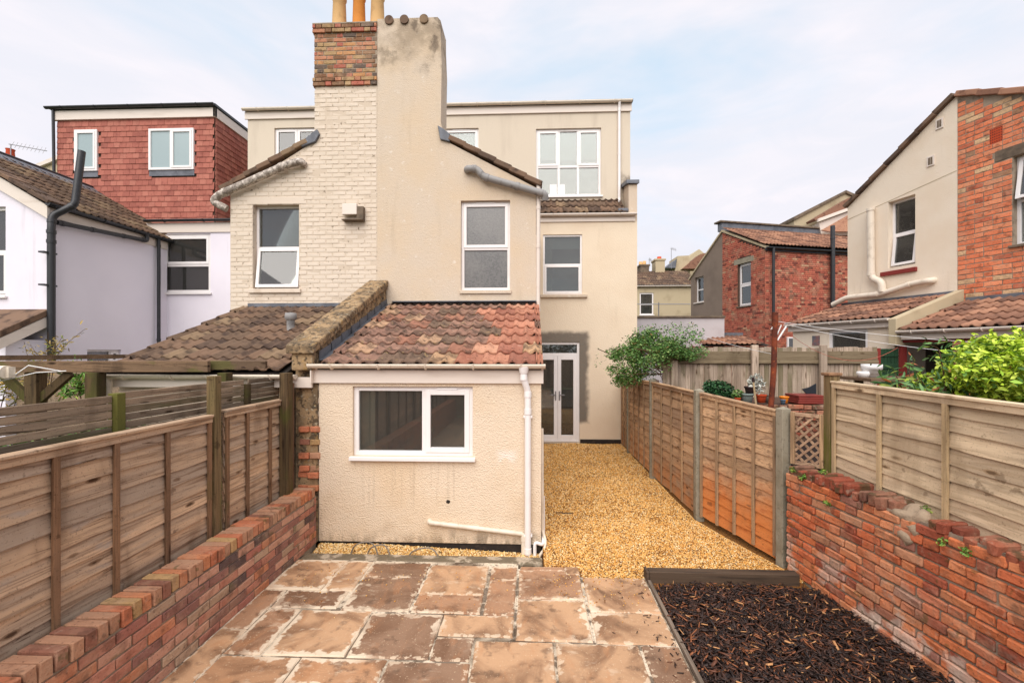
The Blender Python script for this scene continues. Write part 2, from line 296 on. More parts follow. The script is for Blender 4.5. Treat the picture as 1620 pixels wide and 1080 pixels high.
m_stone = mat('lichened_stone', C(178, 148, 112, .64), [dict(s=5, lo=.42, hi=.6, c=C(112, 96, 78, .54), f=.75), dict(s=16, lo=.52, hi=.6, c=C(80, 70, 60, .45), f=.75), dict(s=10, lo=.6, hi=.66, c=C(206, 164, 100, .64), f=.4), dict(s=24, lo=.6, hi=.66, c=C(206, 198, 176, .6), f=.5)], bump=[(30, .8, .015)], rough=.97)
m_concrete = mat('concrete', C(176, 166, 146, .6), [dict(s=5, lo=.4, hi=.7, c=C(140, 126, 100, .55), f=.6), dict(s=30, lo=.55, hi=.7, c=C(116, 104, 84, .5), f=.5)], bump=[(50, .5, .005)], rough=.95)
m_sill = mat('stone_sill', C(140, 122, 104, .6), [dict(s=6, lo=.4, hi=.7, c=C(84, 74, 66, .5), f=.6)], bump=[(40, .4, .005)], rough=.95)
m_slab = mat('sandstone_slab', (0,0,0,1), [dict(s=2.6, lo=.4, hi=.7, c=C(132, 92, 66, .55), f=.75, dist=1.2), dict(s=(7, 3, 7), lo=.52, hi=.7, c=C(206, 142, 94, .66), f=.35, dist=1),
    dict(s=9, lo=.56, hi=.7, c=C(108, 80, 62, .5), f=.55), dict(s=70, lo=.63, hi=.67, c=C(232, 205, 170, .7), f=.55),
    dict(s=17, d=10, lo=.93, hi=.98, c=C(226, 202, 174, .72), f=.7, a='edge', ak=.44), dict(s=(11, 11, 11), d=10, lo=.84, hi=.92, c=C(234, 214, 188, .78), f=.85, a='edge', ak=.48, g=(.75, .49, .6)), dict(s=(9, 16, 9), d=10, lo=.56, hi=.70, c=C(230, 208, 182, .74), f=.5, g=(.9, .5, .62))],
    rand=[(C(198, 150, 112, .7), 2), (C(184, 140, 108, .66), 2), (C(208, 164, 126, .7), 2), (C(164, 128, 102, .6), 1.3)], vv=.16, bump=[(9, .35, .02), (45, .35, .005), (150, .25, .002)], rough=.62, spec=.35)
m_joint = mat('pale_patio_mortar', C(228, 210, 186, .78), [dict(s=1.1, d=3, lo=.46, hi=.58, c=C(128, 106, 84, .5), f=.85), dict(s=6, d=7, lo=.5, hi=.56, c=C(112, 90, 72, .48), f=.8), dict(s=40, lo=.58, hi=.66, c=C(120, 96, 74, .5), f=.6)], bump=[(40, .9, .02), (10, .5, .02)], rough=.95)
m_gravel = mat('golden_gravel', (0,0,0,1), [dict(s=1.3, lo=.5, hi=.7, c=C(190, 128, 60, .6), f=.35)], rand=[(C(236, 184, 106, .8), 3), (C(224, 164, 84, .78), 3), (C(244, 208, 146, .8), 2), (C(176, 116, 58, .62), 1.5), (C(244, 222, 178, .8), 1), (C(142, 96, 56, .55), .7)], rough=.75)
m_gravel_bed = mat('golden_gravel_bed', C(176, 118, 56, .55), [dict(s=60, lo=.4, hi=.6, c=C(110, 70, 34, .5), f=.8)], bump=[(80, 1, .015, 'v')], rough=.95)
m_mulch = mat('bark_mulch', (0,0,0,1), [], rand=[(C(62, 44, 38, .62), 6), (C(82, 56, 46, .62), 4), (C(48, 36, 34, .58), 4), (C(116, 72, 52, .64), 2.4), (C(160, 98, 62, .66), 1.3), (C(206, 150, 100, .7), .7)], rough=.6, spec=.4, bump=[(60, .5, .004)])
m_soil = mat('dark_soil', C(50, 36, 32, .5), [dict(s=30, lo=.5, hi=.7, c=C(80, 54, 42, .5), f=.6)], bump=[(60, 1, .02)], rough=.95)
m_grass = mat('rough_lawn', C(96, 110, 56, .5), [dict(s=3, lo=.4, hi=.7, c=C(112, 96, 62, .5), f=.6)], bump=[(40, .8, .02)], rough=.95)
m_rust = mat('rusted_steel', C(150, 72, 44, .6), [dict(s=7, lo=.4, hi=.6, c=C(96, 50, 40, .5), f=.8), dict(s=20, lo=.6, hi=.7, c=C(206, 110, 50, .6), f=.6)], rough=.85, bump=[(50, .4, .003)])
m_terra = mat('terracotta_pot', C(214, 84, 44, .66), [dict(s=10, lo=.5, hi=.75, c=C(170, 70, 44, .6), f=.5)], rough=.7)
m_orange = mat('orange_plastic', C(240, 140, 40, .72), rough=.4)
m_greypot = mat('grey_green_pot', C(134, 146, 140, .6), rough=.6)
m_darkpot = mat('dark_brown_plastic', C(70, 50, 48, .5), rough=.5)
m_redstack = mat('red_plastic_sheet', C(150, 62, 52, .6), [dict(s=8, lo=.5, hi=.7, c=C(110, 50, 46, .5), f=.5)], rough=.5)
m_blacksheet = mat('black_sheet', C(48, 52, 60, .5), rough=.5)
m_green_door = mat('green_painted_board', C(44, 78, 52, .55), [dict(s=(9, 9, 1.5), lo=.5, hi=.7, c=C(30, 54, 38, .5), f=.7), dict(s=14, lo=.64, hi=.7, c=C(110, 120, 84, .5), f=.5)], rough=.6)
m_redpaint = mat('red_paint', C(150, 56, 50, .6), rough=.6)
m_pebble = mat('shed_inner_wall', C(120, 108, 92, .5), [dict(s=8, lo=.4, hi=.7, c=C(90, 82, 70, .45), f=.6)], rough=.95, bump=[(30, .4, .01)])
m_pot_y = mat('buff_clay_pot', C(222, 178, 122, .7), [dict(s=5, lo=.5, hi=.7, c=C(190, 150, 104, .62), f=.6)], rough=.8)
m_pot_o = mat('orange_clay_pot', C(222, 142, 62, .7), [dict(s=5, lo=.5, hi=.7, c=C(196, 120, 56, .62), f=.5)], rough=.8)
m_buff = mat('buff_wall', C(206, 188, 156, .66), [dict(s=1.5, lo=.5, hi=.7, c=C(180, 160, 128, .6), f=.6)], rough=.95)
m_whitewall = mat('flaking_white_wall', C(208, 200, 202, .7), [dict(s=1.5, lo=.45, hi=.7, c=C(190, 180, 182, .64), f=.5), dict(s=(2.4, 2, 3.2), d=6, lo=.645, hi=.655, c=C(124, 96, 80, .5), f=.9)], rough=.92, bump=[(20, .3, .01)])
m_cable = mat('grey_cable', C(150, 138, 126, .6), rough=.5)
m_wire = mat('white_line', C(236, 232, 230, .8), rough=.5)
m_rwire = mat('red_line', C(206, 110, 90, .66), rough=.5)
m_steel = mat('galvanised_steel', C(170, 168, 170, .6), rough=.4, metal=.7)
m_damp = mat('black_damp_course', C(58, 50, 46, .5), [dict(s=12, lo=.5, hi=.7, c=C(90, 76, 66, .5), f=.6)], rough=.8, bump=[(30, .4, .006)])
m_interior = mat('plain_interior', C(206, 194, 176, .7), rough=.9)
m_intdark = mat('dim_interior', C(120, 104, 88, .5), rough=.9)
m_sleeper = mat('dark_sleeper_wood', C(104, 84, 68, .54), [dict(s=(1.5, 30, 30), lo=.45, hi=.7, c=C(54, 44, 38, .45), f=.8), dict(s=(3, 60, 60), lo=.55, hi=.7, c=C(140, 118, 98, .5), f=.5)], rough=.8, bump=[((1.5, 40, 40), .6, .008)])
m_edging = mat('grey_edging_board', C(150, 132, 116, .6), [dict(s=(30, 1.5, 30), lo=.45, hi=.7, c=C(100, 86, 74, .5), f=.7)], rough=.9, bump=[((40, 1.5, 40), .5, .006)])

W1, W2, W3 = C(204, 170, 138, .86), C(174, 152, 132, .8), C(138, 108, 84, .62)
m_wl = wood('grey_brown_lap_board', W1, W2, W3, 'y', [dict(s=(5, 2, 7), lo=.6, hi=.7, c=C(178, 168, 160, .62), f=.55), dict(s=2.4, lo=.4, hi=.65, c=C(168, 122, 90, .56), f=.7, z=(1.05, .5))])
m_wlz = wood('brown_fence_upright', C(160, 122, 92, .66), C(136, 106, 84, .6), C(104, 76, 56, .54), 'z', [dict(s=3, lo=.58, hi=.68, c=C(116, 112, 62, .45), f=.4)])
m_wr = wood('honey_lap_board', C(210, 172, 134, .74), C(186, 154, 126, .68), C(156, 122, 94, .62), 'y', [dict(s=3, lo=.3, hi=.6, c=C(214, 140, 80, .7), f=.75, z=(.95, .2))])
m_wro = wood('orange_stained_lap_board', C(206, 168, 130, .74), C(186, 152, 124, .68), C(150, 116, 90, .62), 'y', [dict(s=1.2, lo=.15, hi=.35, c=C(226, 134, 66, .74), f=.85, z=(1.15, .55), zn=.5), dict(s=(12, 2, 20), lo=.5, hi=.7, c=C(184, 86, 34, .6), f=.5, z=(1.0, .5))])
m_wrz = wood('honey_fence_upright', C(190, 156, 120, .7), C(170, 140, 112, .66), C(138, 110, 84, .6), 'z')
m_wp = wood('pale_lap_board', C(226, 202, 168, .8), C(206, 182, 152, .76), C(186, 160, 128, .7), 'y', [dict(s=(2, 1, 8), lo=.5, hi=.68, c=C(176, 158, 136, .6), f=.6)], sc_=.8)
m_wpz = wood('pale_fence_upright', C(216, 188, 146, .74), C(196, 170, 134, .7), C(166, 140, 106, .64), 'z')
m_wgz = wood('mossy_green_post', C(150, 124, 90, .6), C(126, 112, 74, .54), C(98, 78, 54, .5), 'z', [dict(s=(4, 4, .8), lo=.48, hi=.6, c=C(122, 124, 52, .48), f=.75)])
m_slat = wood('weathered_slat', C(168, 144, 120, .68), C(142, 124, 106, .62), C(110, 92, 76, .55), 'y', [dict(s=(3, 1, 6), lo=.55, hi=.68, c=C(112, 112, 66, .45), f=.6)])
m_perg = wood('pergola_timber', C(150, 120, 94, .62), C(128, 104, 84, .58), C(96, 76, 60, .5), 'x', [dict(s=(2, 4, 4), lo=.58, hi=.66, c=C(120, 120, 60, .45), f=.6)])
m_pergz = wood('pergola_post', C(116, 94, 66, .53), C(100, 84, 60, .5), C(74, 58, 44, .46), 'z', [dict(s=3, lo=.5, hi=.65, c=C(108, 112, 50, .42), f=.6)])
m_cb = wood('closeboard_timber', C(202, 180, 160, .72), C(178, 158, 140, .66), C(148, 126, 106, .6), 'z', [dict(s=(3, 3, 1.5), lo=.5, hi=.66, c=C(120, 116, 70, .46), f=.55)])
m_cbx = wood('mossy_rail', C(172, 150, 122, .64), C(152, 134, 108, .6), C(122, 102, 80, .52), 'x')
m_latt = wood('lattice_timber', C(200, 166, 136, .7), C(180, 146, 120, .64), C(126, 96, 76, .54), 'y')

def glass(name, tint, rough=.03, f0=.10, layers=(), bump=()):
    m = mat(name, tint, layers, rough=rough, spec=.5, bump=bump); b = m.node_tree.nodes['Principled BSDF']; b.inputs['IOR'].default_value = 1.9; return m
g_blue = glass('pane_with_pale_blind', C(150, 158, 170, .5), layers=[dict(s=(1.5, 1.5, .5), lo=.4, hi=.7, c=C(120, 130, 146, .5), f=.6)])
g_grey = glass('pane_grey', C(128, 132, 138, .45), layers=[dict(s=(2.5, 2.5, .8), lo=.45, hi=.6, c=C(88, 90, 96, .45), f=.7)])
g_dark = glass('pane_dark', C(62, 62, 66, .4), layers=[dict(s=(1.5, 1.5, 1), lo=.4, hi=.7, c=C(96, 96, 96, .4), f=.6)])
g_frost = glass('pane_obscure', C(112, 106, 102, .42), rough=.3, layers=[dict(s=32, d=6, lo=.44, hi=.58, c=C(74, 68, 64, .4), f=.8), dict(s=1.5, lo=.4, hi=.6, c=C(140, 132, 124, .5), f=.4)], bump=[(60, .35, .008)])
g_teal = glass('pane_frosted_pale', C(172, 192, 194, .6), rough=.2)
def clear_glass():
    m = bpy.data.materials.new('brightened_clear_glazing'); m.use_nodes = True; t = m.node_tree; n = t.nodes; n.clear()
    o = n.new('ShaderNodeOutputMaterial'); x = n.new('ShaderNodeMixShader'); tr = n.new('ShaderNodeBsdfTransparent'); gl = n.new('ShaderNodeBsdfGlossy')
    tr.inputs[0].default_value = (.72, .76, .72, 1); gl.inputs['Roughness'].default_value = .015; gl.inputs['Color'].default_value = (1, 1, 1, 1)
    fr = n.new('ShaderNodeFresnel'); fr.inputs[0].default_value = 1.9
    df = n.new('ShaderNodeBsdfDiffuse'); df.inputs[0].default_value = (.42, .40, .37, 1); x2 = n.new('ShaderNodeMixShader'); x2.inputs[0].default_value = .08; t.links.new(tr.outputs[0], x2.inputs[1]); t.links.new(df.outputs[0], x2.inputs[2])  # grey film mixed in to brighten dark panes, standing in for reflections
    t.links.new(fr.outputs[0], x.inputs[0]); t.links.new(x2.outputs[0], x.inputs[1]); t.links.new(gl.outputs[0], x.inputs[2]); t.links.new(x.outputs[0], o.inputs[0]); return m
g_clear = clear_glass()
def leafmat(name, cols, rough=.5):
    m = mat(name, (0,0,0,1), [], rand=cols, rough=rough, spec=.35)
    b = m.node_tree.nodes['Principled BSDF']; b.inputs['Transmission Weight'].default_value = 0
    b.inputs['Subsurface Weight'].default_value = 0; return m
l_vine = leafmat('vine_leaf', [(C(96, 142, 66, .6), 3), (C(124, 164, 84, .62), 2.5), (C(74, 112, 54, .55), 2), (C(166, 190, 110, .6), 1), (C(150, 120, 60, .5), .3)])
l_dark = leafmat('dark_leaf', [(C(48, 96, 52, .48), 3), (C(66, 120, 66, .5), 2), (C(36, 70, 42, .42), 2)])
l_lime = leafmat('lime_leaf', [(C(192, 218, 64, .74), 3), (C(216, 232, 92, .78), 2.4), (C(156, 194, 60, .64), 1.6), (C(104, 146, 58, .52), 1), (C(172, 130, 66, .5), .12)])
l_rose = leafmat('rose_leaf', [(C(92, 140, 80, .5), 3), (C(124, 166, 96, .55), 2), (C(170, 186, 90, .58), 1), (C(186, 110, 60, .55), .4)])
l_bamb = leafmat('dry_bamboo_leaf', [(C(196, 166, 90, .6), 2), (C(172, 150, 84, .56), 2), (C(140, 150, 70, .5), 1)])
l_wist = leafmat('pale_green_leaf', [(C(140, 186, 80, .58), 2), (C(110, 160, 66, .52), 2), (C(180, 196, 90, .6), 1)])
l_yel = leafmat('yellow_leaf', [(C(206, 166, 60, .6), 2), (C(150, 140, 56, .52), 2), (C(110, 130, 50, .5), 1)])
l_silver = leafmat('silver_leaf', [(C(216, 216, 206, .7), 2), (C(180, 184, 170, .6), 1)])
l_stem = mat('woody_stem', C(110, 84, 60, .5), rough=.9)
l_hedge = leafmat('hedge_leaf', [(C(70, 100, 52, .45), 2), (C(52, 78, 42, .4), 2), (C(92, 120, 66, .48), 1)])

# ---------------------------------------------------------------- shared piece meshes
def rounded_brick(L, W, H, ch, m, jit=.003, name='brick'):
    import bmesh
    bm = bmesh.new(); bmesh.ops.create_cube(bm, size=1)
    for v in bm.verts: v.co = Vector((v.co.x*(L-2*0), v.co.y*W, v.co.z*H)) + Vector([random.uniform(-jit, jit) for _ in range(3)])
    bmesh.ops.bevel(bm, geom=bm.edges[:], offset=ch, segments=1, affect='EDGES')
    me = bpy.data.meshes.new(name); bm.to_mesh(me); bm.free(); me.materials.append(m); return me
def variants(fn, k=5): return [fn() for _ in range(k)]
def brick_set(m, L=.213, H=.064, D=.05, ch=.004, jit=.0025, k=5): return variants(lambda: rounded_brick(L, D, H, ch, m, jit), k)

def brick_specs(fr, u0, u1, v0, v1, meshes, proud=.006, course=.0755, mod=.225, top=None, holes=(), jit=.0015, D=.05, flemish=False, ends=True, heads=0):
    """running-bond bricks on plane fr; top(u) = outline height; holes (u0,u1,v0,v1)"""
    out = []; rows = int(round((v1-v0)/course)); L0 = mod-.012
    for r in range(rows):
        vb = v0+r*course; vc = vb+course/2
        segs = [(u0, u1)]
        for h in holes:
            if h[2] < vb+course*.6 and h[3] > vb+course*.4:
                ns = []
                for a, b in segs:
                    if h[1] <= a or h[0] >= b: ns.append((a, b))
                    else:
                        if h[0] > a: ns.append((a, h[0]))
                        if h[1] < b: ns.append((h[1], b))
                segs = ns
        x = u0 - ((mod*.75 if flemish else mod/2) if r % 2 else 0); k = 0
        while x < u1:
            step = mod/2 if (heads and r % heads == 2) else (mod if not flemish or k % 2 == 0 else mod/2)
            for a, b in segs:
                p, q = max(x, a), min(x+step, b)
                if q-p < .035: continue
                if q-p < step-.03 and ends: pass
                cu = (p+q)/2
                if top and min(top(p), top(q)) < vb+course: continue
                Ln = q-p-.011
                me = random.choice(meshes)
                j = lambda s: random.uniform(-s, s)
                loc = fr.p(cu+j(jit), vc+j(jit), proud-D/2+j(jit*1.2))
                rot = fr.rot() @ Matrix.Rotation(j(jit*4), 3, 'Y') @ Matrix.Rotation(j(jit*6), 3, 'Z')
                out.append((me, mat4(rot, loc, (Ln/L0, 1, 1))))
            x += step; k += 1
    return out

def wall(name, fr, pts, m, holes=(), t=.25, parent=None, bottom=None, **kw):
    """wall of outline top = polyline pts [(u, vtop)...], bottom v0 = bottom, rectangular holes (u0,u1,v0,v1)"""
    def top(u):
        for (a, va), (b, vb) in zip(pts, pts[1:]):
            if a-1e-9 <= u <= b+1e-9: return va+(vb-va)*((u-a)/(b-a) if b > a else 0)
        return pts[-1][1]
    us = sorted(set([p[0] for p in pts]+[h[0] for h in holes]+[h[1] for h in holes])); us = [u for u in us if pts[0][0]-1e-9 <= u <= pts[-1][0]+1e-9]
    mb = MB()
    def cell(ua, ub, va0, va1, vb0, vb1, sideL, sideR, tb, bb):
        P = fr.p; c = [P(ua,va0,0), P(ub,vb0,0), P(ub,vb0,-t), P(ua,va0,-t), P(ua,va1,0), P(ub,vb1,0), P(ub,vb1,-t), P(ua,va1,-t)]
        fs = [(0,1,5,4), (2,3,7,6)]
        if bb: fs.append((0,3,2,1))
        if tb: fs.append((4,5,6,7))
        if sideR: fs.append((1,2,6,5))
        if sideL: fs.append((3,0,4,7))
        mb.add(c, fs)
    cols = list(zip(us, us[1:]))
    for i, (a, b) in enumerate(cols):
        hs = sorted([h for h in holes if h[0] <= a+1e-6 and h[1] >= b-1e-6], key=lambda h: h[2])
        lo = bottom; first = True
        ta, tb_ = top(a), top(b)
        L = i == 0 ; Rr = i == len(cols)-1
        L = L or any(abs(h[1]-a) < 1e-6 for h in holes); Rr = Rr or any(abs(h[0]-b) < 1e-6 for h in holes)
        for h in hs:
            if h[2] > lo: cell(a, b, lo, h[2], lo, h[2], L, Rr, True, True)
            lo = h[3]
        if min(ta, tb_) > lo: cell(a, b, lo, ta, lo, tb_, L, Rr, True, True)
    o = obj(name, mb, m, parent, **kw); return top

def window(fr, box, cells, parent, recess=.09, fw=.045, panes=g_blue, sill=True, frame_m=None, sashw=.04, sill_m=None, sill_out=.05, name='window', vents=()):
    """box (u0,u1,v0,v1); cells: (fu0,fu1,fv0,fv1,kind,pane material or None) in fractions; kind: 'f' fixed, 's' shut sash, number = tilt of an open top-hung sash"""
    fm = frame_m or m_white; u0, u1, v0, v1 = box; w0 = -recess-.06; w1 = -recess
    mb = MB(); mb.box(fr, u0, u0+fw, v0, v1, w0, w1); mb.box(fr, u1-fw, u1, v0, v1, w0, w1)
    mb.box(fr, u0+fw, u1-fw, v0, v0+fw, w0, w1); mb.box(fr, u0+fw, u1-fw, v1-fw, v1, w0, w1)
    fus = sorted(set(c[0] for c in cells if c[0] > .001)); 
    iu0, iu1, iv0, iv1 = u0+fw, u1-fw, v0+fw, v1-fw; mw = fw*.5
    rects = []
    for c in cells:
        a = iu0+(iu1-iu0)*c[0]; b = iu0+(iu1-iu0)*c[1]; d = iv0+(iv1-iv0)*c[2]; e = iv0+(iv1-iv0)*c[3]
        if c[0] > .001: a += mw
        if c[1] < .999: b -= mw
        if c[2] > .001: d += mw
        if c[3] < .999: e -= mw
        rects.append((a, b, d, e, c))
    for a, b, d, e, c in rects:
        if c[1] < .999: mb.box(fr, b, b+2*mw, d, e, w0+.002, w1-.002)
        if c[3] < .999: mb.box(fr, a-(mw if c[0] > .001 else 0), b+(mw if c[1] < .999 else 0), e, e+2*mw, w0+.003, w1-.003)
    wo = obj(name, mb, fm, parent, bevel=.004)
    for a, b, d, e, c in rects:
        pm = c[5] if len(c) > 5 and c[5] else panes
        if pm in CURT: pm = g_clear; curt = True
        if c[4] == 'f':
            obj('pane', MB().box(fr, a, b, d, e, w0+.02, w0+.03), pm, wo)
            continue
        s = sashw; tilt = 0 if c[4] == 's' else c[4]
        o = .012; A, B, D_, E_ = a-o, b+o, d-o, e+o
        f2 = Fr((0,0,0), fr.n); Cc, Ss = math.cos(R(tilt)), math.sin(R(tilt))
        class TF:
            @staticmethod
            def p(u, v, w):
                h = E_-v; ww = w-(w1-.03)
                return fr.p(u, E_-h*Cc+ww*Ss*0, w1-.03+h*Ss+ww*Cc)
        sm = MB(); q0, q1 = w1-.045, w1+.012
        sm.box(TF, A, A+s+o, D_, E_, q0, q1); sm.box(TF, B-s-o, B, D_, E_, q0, q1); sm.box(TF, A+s+o, B-s-o, D_, D_+s+o, q0, q1); sm.box(TF, A+s+o, B-s-o, E_-s-o, E_, q0, q1)
        if tilt:
            obj('sash', sm, fm, wo, bevel=.004)
        else: obj('sash', sm, fm, wo, bevel=.004)
        obj('pane', MB().box(TF, A+s+o, B-s-o, D_+s+o, E_-s-o, q0+.02, q0+.03), pm, wo)
    if sill:
        obj('sill', MB().box(fr, u0-.04, u1+.04, v0-.045, v0, w0, sill_out), sill_m or fm, wo, bevel=.006)
    if panes in CURT or any(len(c) > 5 and c[5] in CURT for c in cells):
        if (v1-v0)*(u1-u0) > .35: added_curtains(fr, iu0, iu1, iv0, iv1, wo, w0, next(WSTYLE))
        else: obj('room_backing', MB().box(fr, u0-.2, u1+.2, v0-.2, v1+.2, w0-.52, w0-.5), m_roomwall, wo)
    for (a, b) in vents:
        obj('trickle_vent', MB().box(fr, u0+(u1-u0)*a, u0+(u1-u0)*b, v1-fw*.75, v1-fw*.35, w1, w1+.016), fm, wo)
    return wo

def added_curtains(fr, u0, u1, v0, v1, wo, w, style):  # invented curtains and blinds, varying the panes in place of reflections
    obj('room_backing', MB().box(fr, u0-.25, u1+.25, v0-.25, v1+.25, w-.42, w-.4), m_roomwall, wo)
    def cloth(a, b, zl, zh, name='added_curtain', amp=.018, m=None):
        n = 28; P = []
        for v in (zl, zh):
            for i in range(n+1): P.append(fr.p(a+(b-a)*i/n, v, w-.07+amp*math.sin(i*1.9+.4*math.sin(i))*(1 if v == zl else .8)))
        obj(name, MB().add(P, [(i, i+1, n+2+i, n+1+i) for i in range(n)], True), m or m_net, wo)
    W = u1-u0; H = v1-v0
    if style == 0: cloth(u0-.05, u0+W*.27, v0-.05, v1+.05, m=m_curt); cloth(u1-W*.2, u1+.05, v0-.05, v1+.05, m=m_curt)
    elif style == 1: cloth(u0-.05, u1+.05, v1-H*.42, v1+.05, 'blind', .001, m_blind)
    elif style == 2: cloth(u0-.05, u1+.05, v0-.05, v1+.05, 'added_net_curtain', .012)
    elif style == 3: cloth(u0-.05, u0+W*.22, v0-.05, v1+.05, m=m_curt); cloth(u0-.05, u1+.05, v1-H*.2, v1+.05, 'blind', .001, m_blind)
m_net = mat('net_curtain_cloth', C(214, 214, 220, .6), rough=.9); m_curt = mat('pale_curtain_cloth', C(200, 190, 180, .6), rough=.9); m_blind = mat('pale_roller_blind', C(196, 204, 212, .62), rough=.8)
m_roomwall = mat('room_wall_paint', C(176, 176, 180, .66), [dict(s=1.5, lo=.4, hi=.6, c=C(136, 134, 138, .55), f=.7)], rough=.9)
CURT = [g_blue, g_grey, g_dark]; WSTYLE = itertools.cycle([0, 2, 3, 1, 2, 0, 4, 3])
def tile_mesh(m, wave=.152, nw=2, L=.42, amp=.032, thick=.018, lift=.03, seg=6, name='tile'):
    """one interlocking tile, lower edge at y=0, upslope +y, z out of the roof"""
    xs = []; zs = []
    for i in range(nw*seg+1):
        x = i/seg*wave; f = (i/seg) % 1
        z = amp*(math.sin(math.pi*f/.55)**1.3 if f < .55 else 0) - .004*(math.sin(math.pi*(f-.55)/.45) if f >= .55 else 0)
        xs.append(x-nw*wave/2); zs.append(z)
    n = len(xs); vs = []
    jz = [random.uniform(-.0015, .0015) for _ in xs]
    for x, z, j in zip(xs, zs, jz): vs.append((x, j*2, z+lift+j))
    for x, z in zip(xs, zs): vs.append((x, L, z+lift*.08))
    for x, z in zip(xs, zs): vs.append((x, 0, z+lift-thick))
    fs = [(i, i+1, n+i+1, n+i) for i in range(n-1)] + [(2*n+i, 2*n+i+1, i+1, i) for i in range(n-1)]
    fs += [(2*n, 0, n), (n-1, 3*n-1, 2*n-1)]
    me = bpy.data.meshes.new(name); me.from_pydata(vs, [], fs); me.materials.append(m)
    me.polygons.foreach_set('use_smooth', [i < n-1 for i in range(len(fs))]); me.update(); return me
def tile_specs(o, U, S, width, length, chooser, gauge=.337, cover=.304, stagger=True, clip=None, skew=None):
    """o eave-left corner, U along the eave (right as seen from outside), S up the slope; chooser(u, s) -> mesh; skew(row)->u shift"""
    o = Vector(o); U = Vector(U).normalized(); S = Vector(S).normalized(); Nn = U.cross(S).normalized()
    rot = Matrix((U, S, Nn)).transposed(); res = []
    rows = int(math.ceil(length/gauge-.05)); 
    for r in range(rows):
        s = r*gauge; x = -(cover/2 if (r % 2 and stagger) else 0)
        while x < width-.02:
            a, b = max(x, 0), min(x+cover, width)
            if b-a > cover*.2 and (clip is None or clip((a+b)/2, s+gauge/2)):
                me = chooser((a+b)/2, s); j = random.uniform
                q = rot @ Matrix.Rotation(j(-.008, .008), 3, 'Z')
                res.append((me, mat4(q, o+U*((a+b)/2)+S*(s+j(-.004, .004))+Nn*j(0, .004), ((b-a)/cover, min(1, (length-s+.02)/.42), 1))))
            x += cover
    return res

def gutter_mb(fr, u0, u1, v, r=.055, w=.06, brackets=5):
    """half-round gutter below v, along u; open at the top"""
    mb = MB(); k = 10; vs = []
    for (rr) in (r, r-.006):
        for u in (u0, u1):
            for i in range(k+1):
                t = math.pi+math.pi*i/k; vs.append(fr.p(u, v+rr*math.sin(t), w+rr*math.cos(t)))
    n = k+1; fs = []
    for i in range(k): fs += [(i, n+i, n+i+1, i+1), (2*n+i, 2*n+i+1, 3*n+i+1, 3*n+i)]
    fs += [(0, 2*n, 3*n, n), (n-1, 2*n-1, 4*n-1, 3*n-1)]
    mb.add(vs, fs, True)
    for u, a in ((u0, 1), (u1, -1)): mb.add([fr.p(u, v+r*math.sin(math.pi+math.pi*i/k), w+r*math.cos(math.pi+math.pi*i/k)) for i in range(n)], [tuple(range(n)) if a > 0 else tuple(range(n-1, -1, -1))])
    for j in range(brackets):
        u = u0+(u1-u0)*(j+.5)/brackets
        mb.tube([fr.p(u, v+(r+.004)*math.sin(math.pi+math.pi*i/8), w+(r+.004)*math.cos(math.pi+math.pi*i/8)) for i in range(9)], .012, 5)
    return mb
def pipe(name, pts, r, m, parent, collars=(), rb=.07, seg=12, **kw):
    mb = MB(); P = bend(pts, rb); mb.tube(P, r, seg)
    for i in collars:                # fraction along straight segments: (segment, t)
        a, b = Vector(pts[i[0]]), Vector(pts[i[0]+1]); c = a.lerp(b, i[1]); d = (b-a).normalized()*.03
        mb.tube([c-d, c+d], r*1.16, seg)
    return obj(name, mb, m, parent, **kw)

def np_mesh(name, v, f, m, parent=None, smooth=False, **props):
    me = bpy.data.meshes.new(name); me.vertices.add(len(v)); me.vertices.foreach_set('co', v.astype(np.float32).ravel())
    k = f.shape[1]; me.loops.add(f.size); me.loops.foreach_set('vertex_index', f.astype(np.int32).ravel())
    me.polygons.add(len(f)); me.polygons.foreach_set('loop_start', np.arange(0, f.size, k, dtype=np.int32)); me.polygons.foreach_set('loop_total', np.full(len(f), k, dtype=np.int32))
    if smooth: me.polygons.foreach_set('use_smooth', np.ones(len(f), bool))
    me.materials.append(m); me.update(); me.validate()
    o = bpy.data.objects.new(name, me); link(o, parent); WL[o.name] = Vector((0,0,0))
    for a, b in props.items(): o[a] = b
    return o
def rand_rot(n, tilt=1.0):
    a = np.random.rand(n)*2*np.pi; b = (np.random.rand(n)-.5)*2*tilt; c = (np.random.rand(n)-.5)*2*tilt
    ca, sa, cb, sb_, cc, s_ = np.cos(a), np.sin(a), np.cos(b), np.sin(b), np.cos(c), np.sin(c); z = np.zeros(n); o = np.ones(n)
    Rz = np.stack([ca, -sa, z, sa, ca, z, z, z, o], -1).reshape(n, 3, 3)
    Ry = np.stack([cb, z, sb_, z, o, z, -sb_, z, cb], -1).reshape(n, 3, 3)
    Rx = np.stack([o, z, z, z, cc, -s_, z, s_, cc], -1).reshape(n, 3, 3)
    return Rz @ Ry @ Rx
def scatter(name, pos, sizes, tmpl_v, tmpl_f, m, tilt=1.0, parent=None, jit=0, **props):
    n = len(pos); Rm = rand_rot(n, tilt); tv = np.array(tmpl_v, float); k = len(tv)
    v = tv[None]*sizes[:, None, :]
    if jit: v = v*(1+(np.random.rand(n, k, 3)-.5)*jit)
    v = np.einsum('nij,nkj->nki', Rm, v)+pos[:, None, :]
    f = (np.array(tmpl_f)[None]+(np.arange(n)*k)[:, None, None]).reshape(-1, len(tmpl_f[0]))
    return np_mesh(name, v.reshape(-1, 3), f, m, parent, **props)
OCT_V = [(1,0,0),(0,1,0),(-1,0,0),(0,-1,0),(0,0,1),(0,0,-1)]; OCT_F = [(0,1,4),(1,2,4),(2,3,4),(3,0,4),(1,0,5),(2,1,5),(3,2,5),(0,3,5)]
